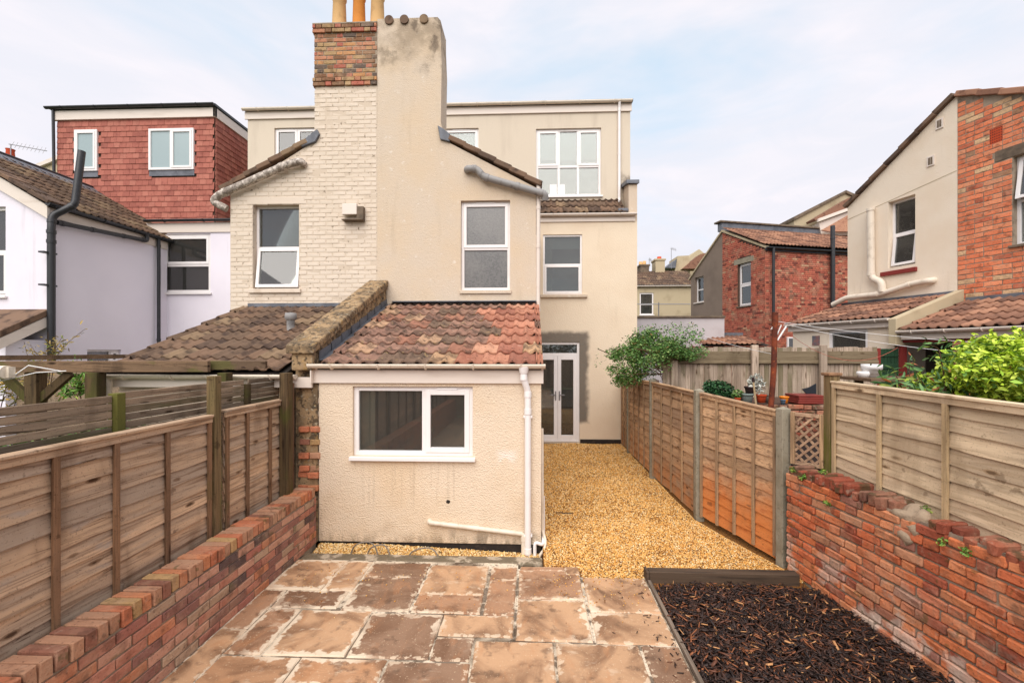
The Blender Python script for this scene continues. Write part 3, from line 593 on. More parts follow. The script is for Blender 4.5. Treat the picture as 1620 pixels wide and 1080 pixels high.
LEAF_V = [(0,-1,0),(.42,-.25,.12),(.30,.45,.1),(0,1,-.08),(-.30,.45,.1),(-.42,-.25,.12),(0,0,0)]
LEAF_F = [(0,1,6),(1,2,6),(2,3,6),(3,4,6),(4,5,6),(5,0,6)]
def blob_points(blobs, n):
    """points in the outer part of a union of ellipsoids (cx,cy,cz,rx,ry,rz,weight)"""
    w_ = np.array([b[6] for b in blobs], float); w_ /= w_.sum(); idx = np.random.choice(len(blobs), n, p=w_)
    B = np.array([b[:6] for b in blobs])[idx]; d = np.random.randn(n, 3); d /= np.linalg.norm(d, axis=1)[:, None]
    r = np.random.rand(n)**.35; return B[:, :3]+d*r[:, None]*B[:, 3:6]
def clump(blobs, k, rad):
    p = blob_points(blobs, k); r_ = rad*(.5+np.random.rand(k)); return [(p[i, 0], p[i, 1], p[i, 2], r_[i]*1.2, r_[i], r_[i]*.8, r_[i]**2) for i in range(k)]
def leaves(name, blobs, n, size, m, parent=None, tilt=1.2, **props):
    p = blob_points(blobs, n); s = size*(.6+.8*np.random.rand(n)); return scatter(name, p, np.stack([s, s, s], 1), LEAF_V, LEAF_F, m, tilt, parent, **props)

# ================================================================= GROUND
obj('ground', MB().add([(-300,-120,-.32),(300,-120,-.32),(300,500,-.32),(-300,500,-.32)], [(0,1,2,3)]), m_grass, kind='structure')
neigh = MB().wbox(-16, -2.75, -6, 10.6, -.3, 0)
obj('left_garden_ground', neigh, m_grass, kind='structure')
obj('gravel_ground', MB().wbox(.13, 2.6, 4.3, 10.9, -.3, -.012).wbox(-2.45, .128, 4.86, 5.15, -.3, -.11), m_gravel_bed, kind='structure')
obj('raised_garden_ground', MB().wbox(2.75, 16, 5.2, 26, -.3, .93).wbox(3.0, 16, -5, 5.198, -.3, .8), m_soil, kind='structure')
obj('bed_soil', MB().wbox(1.14, 3.05, -4.5, 4.36, -.3, -.02), m_soil, kind='structure')
pb = MB().prism(Fr((0,0,0)), [(-2.5, -.3), (-2.5, .004), (1.11, .004), (1.11, -.3)][::-1], -4.56, 4.6)
obj('patio_base', MB().wbox(-2.46, -.13, -4.6, 4.70, -.3, .006).wbox(-.128, .478, -4.6, 4.585, -.3, .006).wbox(.48, 1.1, -4.6, 4.44, -.3, .006), m_joint, kind='structure')
obj('concrete_haunch', MB().wbox(-2.44, .12, 4.705, 4.86, -.3, .01), mat('haunch', C(140, 124, 102, .55), [dict(s=6, lo=.5, hi=.6, c=C(220, 200, 176, .7), f=.7), dict(s=12, lo=.55, hi=.7, c=C(100, 96, 66, .45), f=.6)], bump=[(20, .8, .03)], rough=.95), bevel=.02, kind='structure')

# patio slabs on their 300 mm grid: each one a piece
patio = thing('patio', 'paved patio of sandstone slabs with white cracked mortar joints', 'patio', (-.7, 3, 0))
SL = [(-2.44,-1.93,4.1,4.68), (-1.92,-1.64,4.1,4.66), (-1.62,-1.035,4.36,4.64), (-1.61,-1.035,3.79,4.34), (-1.005,-.43,4.07,4.61), (-1.005,-.43,3.78,4.05),
      (-.39,-.145,4.35,4.60), (-.39,-.145,3.77,4.33), (-.11,.465,4.03,4.54), (-.11,.465,3.45,4.0), (.50,1.085,3.85,4.42), (.50,1.085,3.44,3.83),
      (-2.44,-2.24,3.51,4.08), (-2.22,-1.66,3.81,4.08), (-2.22,-1.955,3.21,3.78), (-1.93,-1.34,3.21,3.77), (-1.32,-.735,3.21,3.75), (-.715,-.145,3.48,3.745),
      (-.715,-.44,3.20,3.455), (-.41,.16,2.86,3.42), (.19,.79,2.86,3.415), (.82,1.085,2.56,3.41), (-2.44,-2.24,2.6,3.49), (-2.22,-1.65,2.6,3.18), (-1.63,-1.025,2.9,3.18),
      (-1.0,-.43,2.6,3.17), (-.11,.16,2.56,2.83)]
rows_y = 2.56
import itertools
y = 2.54
rr_ = random.Random(3)
while y > -4.4:
    x = -2.44; hgt = rr_.choice([.29, .59, .59])
    while x < 1.06:
        wd = min(rr_.choice([.29, .59, .59, .88]), 1.085-x)
        if 1.085-(x+wd) < .2: wd = 1.085-x
        SL.append((x, x+wd-.025, y-hgt+.025, y)); x += wd+.003
    y -= hgt+.003
SL += [(-2.22,-1.65,2.575,2.58), (-1.63,-1.025,2.56,2.88), (-.41,-.13,2.56,2.84), (.19,.79,2.56,2.84)]
def slab_mesh(w_, h_):
    w_ += .008; h_ += .008
    import bmesh
    ins = min(.13, w_*.4, h_*.4); n = 7
    def ring(x0, x1, y0, y1, z, jit, nx):
        pts = []
        for i in range(nx): pts.append((x0+(x1-x0)*i/nx, y0))
        for i in range(nx): pts.append((x1, y0+(y1-y0)*i/nx))
        for i in range(nx): pts.append((x1-(x1-x0)*i/nx, y1))
        for i in range(nx): pts.append((x0, y1-(y1-y0)*i/nx))
        return [(p[0]+random.uniform(-jit, jit), p[1]+random.uniform(-jit, jit), z+random.uniform(-.001, .001)) for p in pts]
    a, b = w_/2, h_/2
    r0 = ring(-a, a, -b, b, -.035, .004, n); r1 = [(p[0]*1, p[1]*1, .0) for p in r0]
    r2 = ring(-a+.008, a-.008, -b+.008, b-.008, .009, .002, n); r3 = ring(-a+ins, a-ins, -b+ins, b-ins, .010, .006, n)
    v = r0+r1+r2+r3+[(0, 0, .010)]; m4 = 4*n; f = []
    for k in range(3):
        for i in range(m4): j = (i+1) % m4; f.append((k*m4+i, k*m4+j, (k+1)*m4+j, (k+1)*m4+i))
    for i in range(m4): f.append((3*m4+i, 3*m4+(i+1) % m4, 4*m4))
    me = bpy.data.meshes.new('paving_slab'); me.from_pydata(v, [], f); at = me.attributes.new('edge', 'FLOAT', 'POINT')
    at.data.foreach_set('value', [1.0]*(3*m4)+[0.0]*(m4+1)); me.materials.append(m_slab); me.update(); return me
for (x0, x1, y0, y1) in SL:
    if y1-y0 < .05: continue
    piece('paving_slab', slab_mesh(x1-x0, y1-y0), mat4(Matrix.Rotation(random.uniform(-.004, .004), 3, 'Z') @ Matrix.Rotation(random.uniform(-.004, .004), 3, 'X'), Vector(((x0+x1)/2, (y0+y1)/2, .006+random.uniform(0, .004)))), patio)
# broken edge pieces by the gravel
for (x0, x1, y0, y1) in [(-.1, .33, 4.545, 4.61), (.34, .47, 4.47, 4.62)]:
    piece('paving_slab', slab_mesh(x1-x0, y1-y0), mat4(Matrix.Rotation(.02, 3, 'Z'), Vector(((x0+x1)/2, (y0+y1)/2, .012))), patio)

# gravel
def gravel(name, n, regions, size):
    a = np.array([(r[1]-r[0])*(r[3]-r[2])*r[6] for r in regions]); idx = np.random.choice(len(regions), n, p=a/a.sum()); G = np.array(regions)[idx]
    x = G[:, 0]+(G[:, 1]-G[:, 0])*np.random.rand(n); y = G[:, 2]+(G[:, 3]-G[:, 2])*np.random.rand(n); z = G[:, 4]+G[:, 5]*np.random.rand(n)
    s = size*(.6+.8*np.random.rand(n)); return x, y, z, s
RG = [(.14, 2.62, 4.6, 6.0, -.012, .014, 1.7), (.5, 2.62, 4.45, 4.6, -.012, .014, 1.7), (.14, 2.3, 6.0, 8.0, -.012, .014, 1.1), (.14, 2.25, 8.0, 10.88, -.012, .014, .6)]
x, y, z, s = gravel('g', 112000, RG, .0083)
x = np.minimum(x, 2.12+np.maximum(0, 6.0-y)*.32)
s *= 1+.05*np.maximum(0, y-5); z += .012*np.sin(x*5+y*2)*np.sin(y*3.1-x)
scatter('gravel', np.stack([x, y, z], 1), np.stack([s*1.25, s, s*.75], 1), OCT_V, OCT_F, m_gravel, 1.0, None, jit=.5, kind='stuff')
x, y, z, s = gravel('g', 13000, [(-2.42, .1, 4.84, 5.14, -.1, .02, 1)], .009)
z = z+.075*np.clip(-x*.6, 0, 1)*np.clip((y-4.8)/.3, 0, 1)+.03*np.clip((5.0-y)*6, 0, 1)
scatter('gravel_strip', np.stack([x, y, z], 1), np.stack([s*1.25, s, s*.75], 1), OCT_V, OCT_F, mat('pale_gravel', (0,0,0,1), [], rand=[(C(236, 196, 126, .78), 3), (C(216, 160, 86, .72), 2), (C(246, 222, 176, .8), 2), (C(170, 120, 66, .6), 1)], rough=.8), 1.0, None, jit=.5, kind='stuff')

n = 260; x = np.where(np.random.rand(n) < .5, np.random.uniform(-2.3, 1.05, n), np.random.uniform(.2, 1.05, n)); y = 4.5-np.abs(np.random.randn(n))*.35; y = np.minimum(y, np.where(x > .47, 4.4, 4.5)); s = .006*(.6+.8*np.random.rand(n))
scatter('stray_gravel', np.stack([x, y, np.full(n, .022)], 1), np.stack([s*1.2, s, s*.8], 1), OCT_V, OCT_F, m_gravel, 1.0, None, jit=.5, kind='stuff')
n = 55; x = 1.08-np.abs(np.random.randn(n))*.12; y = np.random.uniform(2.6, 4.35, n); s = .6+.8*np.random.rand(n)
scatter('stray_bark', np.stack([x, y, np.full(n, .022)], 1), np.stack([.016*s, .006*s, .003*s], 1), [(-1,-.5,-.5),(1,-.35,-.5),(.8,.5,-.4),(-.9,.4,-.5),(-1,-.45,.5),(.9,-.5,.4),(1,.4,.5),(-.8,.5,.5)], [(0,3,2,1),(4,5,6,7),(0,1,5,4),(1,2,6,5),(2,3,7,6),(3,0,4,7)], m_mulch, .2, None, jit=.4, kind='stuff')
# mulch bed
n = 17000; x = 1.15+1.75*np.random.rand(n); y = 1.6+2.72*np.random.rand(n); z = -.01+.05*np.random.rand(n)+.02*np.sin(x*7)*np.sin(y*5+x*2)
keep = x < 2.56+(4.6-y)*.15; x, y, z = x[keep], y[keep], z[keep]; n = len(x)
s = .6+.9*np.random.rand(n)
CH_V = [(-1,-.5,-.5),(1,-.35,-.5),(.8,.5,-.4),(-.9,.4,-.5),(-1,-.45,.5),(.9,-.5,.4),(1,.4,.5),(-.8,.5,.5)]
CH_F = [(0,3,2,1),(4,5,6,7),(0,1,5,4),(1,2,6,5),(2,3,7,6),(3,0,4,7)]
slim = np.random.rand(n)
scatter('bark_mulch', np.stack([x, y, z], 1), np.stack([.021*s*(1+.8*slim), .012*s*(1.15-slim*.8), .005*s], 1), CH_V, CH_F, m_mulch, .55, None, jit=.5, kind='stuff')
slp = thing('bed_sleeper', 'dark weathered timber sleeper edging the bark bed at the gravel', 'sleeper', (1.85, 4.4, 0))
obj('beam', MB().wbox(1.13, 2.53, 4.39, 4.49, -.2, .095), m_sleeper, slp, bevel=.008)
obj('end_block', MB().wbox(1.10, 1.127, 4.38, 4.50, -.2, .097), m_sleeper, slp, bevel=.005)
edg = thing('bed_edging', 'grey timber edging board between patio slabs and bark mulch', 'edging board', (1.12, 3, 0))
yy = 4.36
for ln in (1.0, 1.0, 2.0, 2.0): obj('board', MB().wbox(1.105, 1.133, yy-ln+.01, yy, -.2, .035), m_edging, edg, bevel=.003); yy -= ln

# ================================================================= LEFT BRICK WALL
bw = thing('brick_wall', 'low mixed red brick wall with brick-on-edge top under the brown lap fence', 'brick wall', (-2.57, 2.5, 0))
FL = Fr((-2.46, 0, 0), (1, 0))      # u = Y
obj('mortar_core', MB().box(FL, -4.5, 5.13, -.3, .535, -.215, -.008).box(FL, -4.5, 5.13, -.3, .56, -.36, -.2155), m_mortar, bw)
bl = brick_set(m_brick_l); sp = brick_specs(FL, 1.7, 5.12, .0, .53, bl, proud=.004, jit=.002, flemish=False)
emit('brick', sp, bw)
capm = variants(lambda: rounded_brick(.066, .218, .1, .005, m_brick_cap, .003), 5)
yy = 1.6; k = 0
while yy < 5.08:
    zt = .585+.012*(yy-1.6)/3.5; rot = FL.rot() @ Matrix.Rotation(random.uniform(-.02, .02), 3, 'Z') @ Matrix.Rotation(random.uniform(-.03, .03), 3, 'Y')
    piece('capping_brick', random.choice(capm), mat4(rot, Vector((-2.562+random.uniform(-.006, .006), yy, zt+random.uniform(-.004, .004)))), bw); yy += .0765
sp = brick_specs(FL, -4.5, 1.7, .0, .53, bl, proud=.004)
yy = 1.52
while yy > -4.4: sp.append((capm[k % 5], mat4(FL.rot(), Vector((-2.562, yy, .585))))); yy -= .0765; k += 1
joined('brick', sp, bw)

# ================================================================= FENCES
def lap_board(L, H, m, seg=7, wav=.01, tb=.006):
    """waney-edged board, x along, local -y is outward; y thickness; bottom stands further out"""
    vs = []; j = lambda: random.uniform(-wav, wav)
    xs = [-L/2+L*i/seg for i in range(seg+1)]; lo = [j() for _ in xs]
    for x, a in zip(xs, lo): vs += [(x, -.024, a), (x, -.006, H), (x, .0, H), (x, -.015, a)]
    fs = []
    for i in range(seg):
        a, b = 4*i, 4*i+4; fs += [(a, b, b+1, a+1), (a+1, b+1, b+2, a+2), (a+2, b+2, b+3, a+3), (a+3, b+3, b, a)]
    me = bpy.data.meshes.new('board'); me.from_pydata(vs, [], fs); me.materials.append(m); me.update(); return me
def lap_panel(fr, u0, u1, vb, vt, m, mz, parent, battens, nb=10, cap=True, inner_top=True, bat_w=.038, both=True, vbr=None, vtr=None):
    """vb/vt heights at u0, vbr/vtr at u1"""
    vbr = vb if vbr is None else vbr; vtr = vt if vtr is None else vtr
    L = u1-u0; ang = math.atan2((vtr+vbr)/2-(vt+vb)/2, L); pitch = (vt-vb)/nb
    for i in range(nb):
        H = pitch*1.22 if i < nb-1 else pitch
        me = lap_board(L, H, m)
        rot = fr.rot() @ Matrix.Rotation(-ang, 3, 'Y') @ Matrix.Rotation(random.uniform(-.004, .004), 3, 'Y')
        vm = (vb+vbr)/2+(((vt+vtr)-(vb+vbr))/2)*i/nb
        piece('board', me, mat4(rot, fr.p((u0+u1)/2, vm, 0)), parent)
    f = lambda u, a, b: a+(b-a)*(u-u0)/L
    for b_ in battens:
        hw = bat_w/2; mb = MB(); c = []
        mb.prism(fr, [(b_-hw, f(b_, vb, vbr)), (b_+hw, f(b_, vb, vbr)), (b_+hw, f(b_, vt, vtr)), (b_-hw, f(b_, vt, vtr))], .023, .043)
        obj('batten', mb, mz, parent, bevel=.003)
    if inner_top:
        obj('top_rail', MB().prism(fr, [(u0, vt-.045), (u1, vtr-.045), (u1, vtr), (u0, vt)], .0235, .0435), m, parent, bevel=.003)
    if cap:
        obj('capping_rail', MB().prism(fr, [(u0, vt+.001), (u1, vtr+.001), (u1, vtr+.02), (u0, vt+.02)], -.03, .055), m, parent, bevel=.003)

lf = thing('lap_fence', 'brown weathered overlap fence panels standing on the low mixed red brick wall', 'fence', (-2.72, 3.5, .6))
F1 = Fr((-2.745, 0, 0), (1, 0))
lap_panel(F1, 3.93, 5.0, .57, 1.655, m_wl, m_wlz, lf, [3.96, 4.25, 4.63, 4.975], nb=9)
lap_panel(F1, 1.93, 3.76, .57, 1.64, m_wl, m_wlz, lf, [1.96, 2.49, 2.87, 3.29, 3.735], nb=9)
lap_panel(F1, .0, 1.83, .57, 1.64, m_wl, m_wlz, lf, [.03, .6, 1.2, 1.8], nb=9)
lap_panel(F1, -1.95, -.1, .57, 1.64, m_wl, m_wlz, lf, [-1.9, -1.3, -.7, -.13], nb=9)
lap_panel(F1, -3.9, -2.05, .57, 1.64, m_wl, m_wlz, lf, [-3.85, -3.2, -2.6, -2.08], nb=9)
obj('post', MB().box(F1, 3.78, 3.86, .3, 1.985, -.03, .05), m_wgz, lf, bevel=.006)
for u in (1.83, -.1, -2.05): obj('post', MB().box(F1, u, u+.095, .3, 1.7, -.03, .065), m_wlz, lf, bevel=.006)
obj('post', MB().box(F1, 5.015, 5.08, .3, 1.84, -.02, .05), m_wlz, lf, bevel=.006)

sf = thing('slat_fence', 'weathered horizontal slat fence rising behind the brown lap fence', 'fence', (-2.95, 3.5, 0))
F2 = Fr((-2.95, 0, 0), (1, 0))
bays = [(-2.2, .7), (.72, 3.08), (3.16, 4.55), (4.63, 5.52)]
for (a, b) in bays:
    top = 1.885 if a < 3 else 1.905
    for i in range(13):
        z1 = top-i*.0545; jj = random.uniform(-.004, .004)
        lo_z = z1-.050+random.uniform(-.002, .002)
        if lo_z < 1.15: break
        piece('slat', rounded_brick(b-a, .018, .049, .003, m_slat, .002, 'slat'), mat4(F2.rot() @ Matrix.Rotation(jj/(b-a), 3, 'Y'), F2.p((a+b)/2, (z1+lo_z)/2, .0)), sf)
for u, tp, mm in ((3.12, 1.9, m_wgz), (.71, 1.88, m_pergz), (4.59, 1.86, m_pergz), (5.56, 2.0, m_pergz), (-2.25, 1.9, m_pergz)): obj('post', MB().box(F2, u-.035, u+.035, 0, tp, -.03, .04), mm, sf, bevel=.005)

# fence along the gravel (right of it), bay lengths as in the photograph
gf = thing('garden_fence', 'honey coloured overlap fence with concrete posts beside the golden gravel', 'fence', (2.2, 7, 0))
FP_ = [(2.155, 10.85, 1.52), (2.13, 9.92, 1.62), (2.115, 7.98, 1.67), (2.20, 6.05, 1.665), (2.60, 4.80, 1.585)]
def seg_frame(a, b):   # frame on line a->b with u running from a (far) to b (near), facing -x
    d = Vector((b[0]-a[0], b[1]-a[1], 0)); L = d.length; d.normalize(); n = Vector((d.y, -d.x, 0))   # u = Z x n
    n = Vector((d.y, -d.x, 0)); f = Fr((a[0], a[1], 0), (n.x, n.y))
    return f, L
for i in range(4):
    a, b = FP_[i], FP_[i+1]; f, L = seg_frame(a, b); nbt = [3, 4, 4, 4][i]
    bats = [.06+.02+(L-.16)*k/(nbt) for k in range(nbt+1)]
    lap_panel(f, .06, L-.06, .06, a[2]-.02, m_wro if i == 3 else m_wr, m_wrz, gf, bats, nb=11 if i < 3 else 12, vtr=b[2]-.02)
for (X, Y, tp) in FP_[1:]:
    f = Fr((X, Y, 0), (-1, 0)) if Y > 5 else Fr((X, Y, 0), (-.95, -.3))
    hw = .043
    mb = MB().box(f, -hw, hw, -.2, tp+.02, -.05, .06)
    mb.add([f.p(-hw, tp+.0201, -.05), f.p(hw, tp+.0201, -.05), f.p(hw, tp+.0201, .06), f.p(-hw, tp+.0201, .06), f.p(0, tp+.045, .005)], [(0,1,4),(1,2,4),(2,3,4),(3,0,4)])
    obj('post', mb, m_concrete, gf, bevel=.006)
obj('post', MB().wbox(2.13, 2.23, 10.8, 10.88, -.2, 1.56), m_wrz, gf, bevel=.006)

# ================================================================= RIGHT BRICK WALL
P0 = Vector((2.575, 4.70, 0)); P1 = Vector((2.83, 2.55, 0)); dR = (P1-P0).normalized()
FR_ = Fr(P0, (dR.y, -dR.x)); LR = (P1-P0).length
rw = thing('old_brick_wall', 'old crumbling orange-red brick wall beside the bark mulch bed', 'brick wall', (2.7, 3.6, 0))
obj('mortar_core', MB().box(FR_, 0, 8.9, -.3, 1.0, -.2, -.012), m_mortar, rw)
br = brick_set(m_brick_r, ch=.009, jit=.0065, k=12)
sp = brick_specs(FR_, 0, 3.2, .0, .98, br, proud=.006, jit=.004, flemish=True); emit('brick', sp, rw)
caps = variants(lambda: rounded_brick(.068, .225, .1, .012, m_brick_rc, .010), 7); u = .05
while u < 3.2:
    if not 1.18 < u < 1.40 and not 2.02 < u < 2.07:
        rot = FR_.rot() @ Matrix.Rotation(random.uniform(-.06, .06), 3, 'Z') @ Matrix.Rotation(random.uniform(-.12, .12), 3, 'Y')
        piece('coping_brick', random.choice(caps), mat4(rot, FR_.p(u+random.uniform(-.006, .006), 1.035+random.uniform(-.03, .016)-.02*u, -.10+random.uniform(-.028, .028)), (random.uniform(.85, 1.15), random.uniform(.82, 1.1), random.uniform(.75, 1.08))), rw)
    u += .0785
sp = brick_specs(FR_, 3.2, 8.8, .0, .98, br[:4], proud=.006); u = 3.24
while u < 8.8: sp.append((caps[0], mat4(FR_.rot(), FR_.p(u, .975, -.10)))); u += .078
joined('brick', sp, rw)
import bmesh
def lump(name, c, r, sc3, m, parent, seed=0, amp=.25, sub=3, **kw):
    bm = bmesh.new(); bmesh.ops.create_icosphere(bm, subdivisions=sub, radius=r); from mathutils import noise
    for v in bm.verts: d = 1+amp*noise.noise(v.co/r*1.6+Vector((seed, 0, 0))); v.co = Vector((v.co.x*sc3[0], v.co.y*sc3[1], v.co.z*sc3[2]))*d+Vector(c)
    me = bpy.data.meshes.new(name); bm.to_mesh(me); bm.free(); me.polygons.foreach_set('use_smooth', [True]*len(me.polygons)); me.materials.append(m)
    return obj(name, me, None, parent, **kw)
lump('mortar_patch', FR_.p(1.29, .955, -.085), .13, (.9, 1.1, .85), m_mortar_p, rw, 3, .5)
lump('mortar_patch', FR_.p(1.24, .86, -.03), .11, (.35, 1.2, .8), m_mortar_p, rw, 5, .5)
for (u, v, w_, lb_) in ((.12, 1.04, .01, 'tiny green weed on the old wall top beside the concrete post'), (.25, 1.0, .015, 'second tiny weed from the concrete post, just under the wall top'), (1.56, .93, .02, 'bright fern tuft right below the pale mortar patch'), (1.70, .93, .015, 'smaller fern tuft just right of the bright one by the mortar patch'), (.55, .85, .015, 'lone weed halfway down the old wall face near its far end'), (.42, 1.09, -.05, 'tiny weed on the crumbling coping below the green post'), (1.33, 1.06, -.1, 'small green weed growing on top of the pale mortar patch')):
    q = FR_.p(u, v, w_); tag(leaves('wall_fern', [(q.x, q.y, q.z, .035, .035, .03, 1)], 45, .013, l_wist), lb_, 'weed', 'weeds on the old brick wall')

pf = thing('pale_fence', 'pale straw coloured overlap fence panels behind the old crumbling brick wall', 'fence', (3, 3.5, 1))
d2_ = Vector((2.96-2.87, 2.55-4.42, 0)).normalized(); F3 = Fr((2.86, 4.44, 0), (d2_.y, -d2_.x))
lap_panel(F3, .04, 1.86, 1.02, 1.90, m_wp, m_wpz, pf, [.06, F3.px(1397, 650)[0], F3.px(1503, 680)[0], 1.84], nb=8, bat_w=.04, vbr=.92, vtr=1.86)
lap_panel(F3, 1.97, 3.8, .98, 1.88, m_wp, m_wpz, pf, [2.0, 2.6, 3.2, 3.78], nb=8)
lap_panel(F3, 3.9, 5.73, .98, 1.88, m_wp, m_wpz, pf, [3.94, 4.5, 5.1, 5.7], nb=8)
obj('post', MB().box(F3, -.06, .03, .6, 1.965, -.05, .05), m_wgz, pf, bevel=.008)
obj('post', MB().box(F3, -.075, .045, 1.9655, 1.995, -.065, .065), m_wlz, pf, bevel=.008)
for u in (1.865, 3.81): obj('post', MB().box(F3, u, u+.09, .6, 1.92, -.05, .05), m_wpz, pf, bevel=.006)

# little lattice panel between concrete post and green post
lt = thing('lattice_panel', 'small diamond lattice panel in a timber frame on the brick wall end', 'trellis', (2.72, 4.6, 1))
ft, Lt = seg_frame((2.63, 4.76), (2.84, 4.50))
for a, b in ((.02, .06), (Lt-.055, Lt-.015)): obj('upright', MB().box(ft, a, b, 1.06, 1.585, -.02, .02), m_wrz, lt, bevel=.003)
for a, b in ((1.06, 1.095), (1.545, 1.58)): obj('rail', MB().box(ft, .061, Lt-.056, a, b, -.018, .018), m_latt, lt, bevel=.003)
def clip_bar(x0, x1, z0, z1, c, sgn):   # line z = sgn*x + c clipped to rect
    P = []
    for x in (x0, x1):
        z = sgn*x+c
        if z0 <= z <= z1: P.append((x, z))
    for z in (z0, z1):
        x = (z-c)/sgn
        if x0 < x < x1: P.append((x, z))
    return P[:2] if len(P) >= 2 else None
for sgn, w_ in ((1, .006), (-1, -.006)):
    c = .3
    while c < 2.2:
        q = clip_bar(.062, Lt-.057, 1.096, 1.544, c, sgn)
        if q and abs(q[0][0]-q[1][0]) > .02: obj('lattice_slat', MB().bar(ft.p(q[0][0], q[0][1], w_), ft.p(q[1][0], q[1][1], w_), .010, .022, up=ft.u+Vector((0, 0, -sgn))), m_latt, lt)
        c += .093

# boundary behind the camera (seen only in the window reflections)
bk = thing('rear_fence', 'plain lap fence closing the far end of the garden', 'fence', (0, -4.6, 0))
FB = Fr((0, -4.6, 0), (0, 1))
for i in range(3):
    a = -2.9+i*1.95; lap_panel(FB, a, a+1.83, .05, 1.8, m_wl, m_wlz, bk, [a+.03, a+.6, a+1.2, a+1.8], nb=9)
    obj('post', MB().box(FB, a+1.835, a+1.93, 0, 1.86, -.03, .06), m_wlz, bk)
hd = thing('hedge', 'tall leafy hedge behind the far garden fence', 'hedge', (0, -6, 0))
leaves('foliage', [(x_, -6.3+.3*math.sin(x_), 1.6+.3*math.sin(x_*1.7), 1.3, .8, 1.5, 1) for x_ in (-6, -4, -2, 0, 2, 4, 6)], 9000, .12, l_hedge, hd)

# ================================================================= KITCHEN EXTENSION
ext = thing('kitchen_extension', 'cream roughcast lean-to kitchen extension with tiled roof and wide white window', 'extension', (-1.2, 5.15, 0))
FE = Fr((0, 5.15, 0)); E_L, E_R = -2.44, .115
kw = FE.bx(558, 611, 748, 722)
wall('wall', FE, [(E_L, 2.0), (E_R, 2.0)], m_render_ext, [kw], .22, ext, bottom=0.015)
obj('side_wall', MB().box(Fr((E_R, 5.371, 0), (1, 0)), 0, 2.29, .015, 2.0, -.2, 0), m_render_ext, ext)
obj('damp_course', MB().box(FE, E_L+.01, E_R-.005, -.3, .0145, -.2, -.012), m_damp, ext)
wo = window(FE, kw, [(0, .6, 0, 1, 'f'), (.6, 1, 0, 1, 's')], ext, recess=.04, fw=.055, panes=g_clear, sill=False, sashw=.045, vents=[(.70, .87)])
obj('sill', MB().box(FE, kw[0]-.03, kw[1]+.03, kw[2]-.045, kw[2]-.001, -.1, .05), m_white, wo, bevel=.006)
# room behind the window
rm = MB().wbox(E_L+.02, E_L+.05, 5.40, 7.5, 0, 1.99).wbox(E_R-.23, E_R-.205, 5.40, 7.5, 0, 1.99).wbox(E_L+.052, E_R-.235, 7.50, 7.53, 0, 1.99).wbox(E_L+.052, E_R-.235, 5.40, 7.49, 2.0, 2.03)
obj('room_wall', rm, m_interior, ext); obj('room_floor', MB().wbox(E_L+.052, E_R-.235, 5.38, 7.49, -.02, .0), m_intdark, ext)
obj('worktop', MB().wbox(-2.1, -.5, 5.42, 5.95, .86, .9), m_intdark, ext)
obj('blind', MB().wbox(kw[0]-.03, kw[0]+.17, 5.40, 5.42, .75, 1.95), m_fascia, ext)
# fascia and gutter
obj('fascia', MB().box(FE, -2.50, E_R+.025, FE.px(700, 606)[1], FE.px(700, 583)[1]+.02, 0.002, .03).box(FE, -2.50, -2.485, FE.px(700, 606)[1], FE.px(700, 583)[1]+.02, .031, .1), m_fascia, ext, bevel=.004)
gz = FE.px(700, 574)[1]-.01
obj('gutter', gutter_mb(FE, -2.52, E_R+.045, gz, .052, .088, 5), m_gutter, ext)
# roof
ez, tz = 2.055, 3.0; el_, er = -2.44, .135; eaveY = 5.06; topY = 7.655
Sv = Vector((0, topY-eaveY, tz-ez)); SL_ = Sv.length
obj('roof_deck', MB().add([(el_, eaveY+.05, ez-.035), (er-.02, eaveY+.05, ez-.035), (er-.02, topY, tz-.02), (el_, topY, tz-.02), (el_, eaveY+.05, ez-.07), (er-.02, eaveY+.05, ez-.07), (er-.02, topY, tz-.07), (el_, topY, tz-.07)],
    [(0,1,2,3),(4,7,6,5),(0,4,5,1),(1,5,6,2),(3,2,6,7),(0,3,7,4)]), m_damp, ext)
tO = variants(lambda: tile_mesh(m_tile_or), 4); tB = variants(lambda: tile_mesh(m_tile_br), 5)
def pick(u, s): 
    edge = 1.62-.12*(s/.34)*0+(.25*math.sin(s*2)) ; return random.choice(tO) if u > edge+.1*s*0 and (s < 2.2 or u > 1.9) and random.random() < .86 else random.choice(tB)
sp = tile_specs((el_+.06, eaveY, ez-.02), (1,0,0), Sv, er-el_-.06, SL_, pick, gauge=SL_/8, cover=.304); emit('roof_tile', sp, ext)
obj('flashing', MB().prism(Fr((0, 7.668, 0)), [(-2.36, tz-.0), (.09, tz-.0), (.09, tz+.05), (-2.36, tz+.05)], 0, .012).add([(-2.36, 7.66, tz+.03), (.09, 7.66, tz+.03), (.09, 7.52, tz+.02), (-2.36, 7.52, tz+.02)], [(0,1,2,3)]), m_lead, ext)
for i in range(8):   # stepped lead soakers against the parapet
    y0 = eaveY+.12+i*.31; z0 = ez+(tz-ez)*(y0-eaveY)/(topY-eaveY)
    obj('lead_soaker', MB().add([(-2.452, y0, z0-.01), (-2.452, y0+.33, z0+.11), (-2.452, y0+.33, z0+.2), (-2.452, y0, z0+.10), (-2.34, y0, z0+.01), (-2.34, y0+.33, z0+.125)], [(0,4,5,1), (0,1,2,3)]), m_lead, ext)
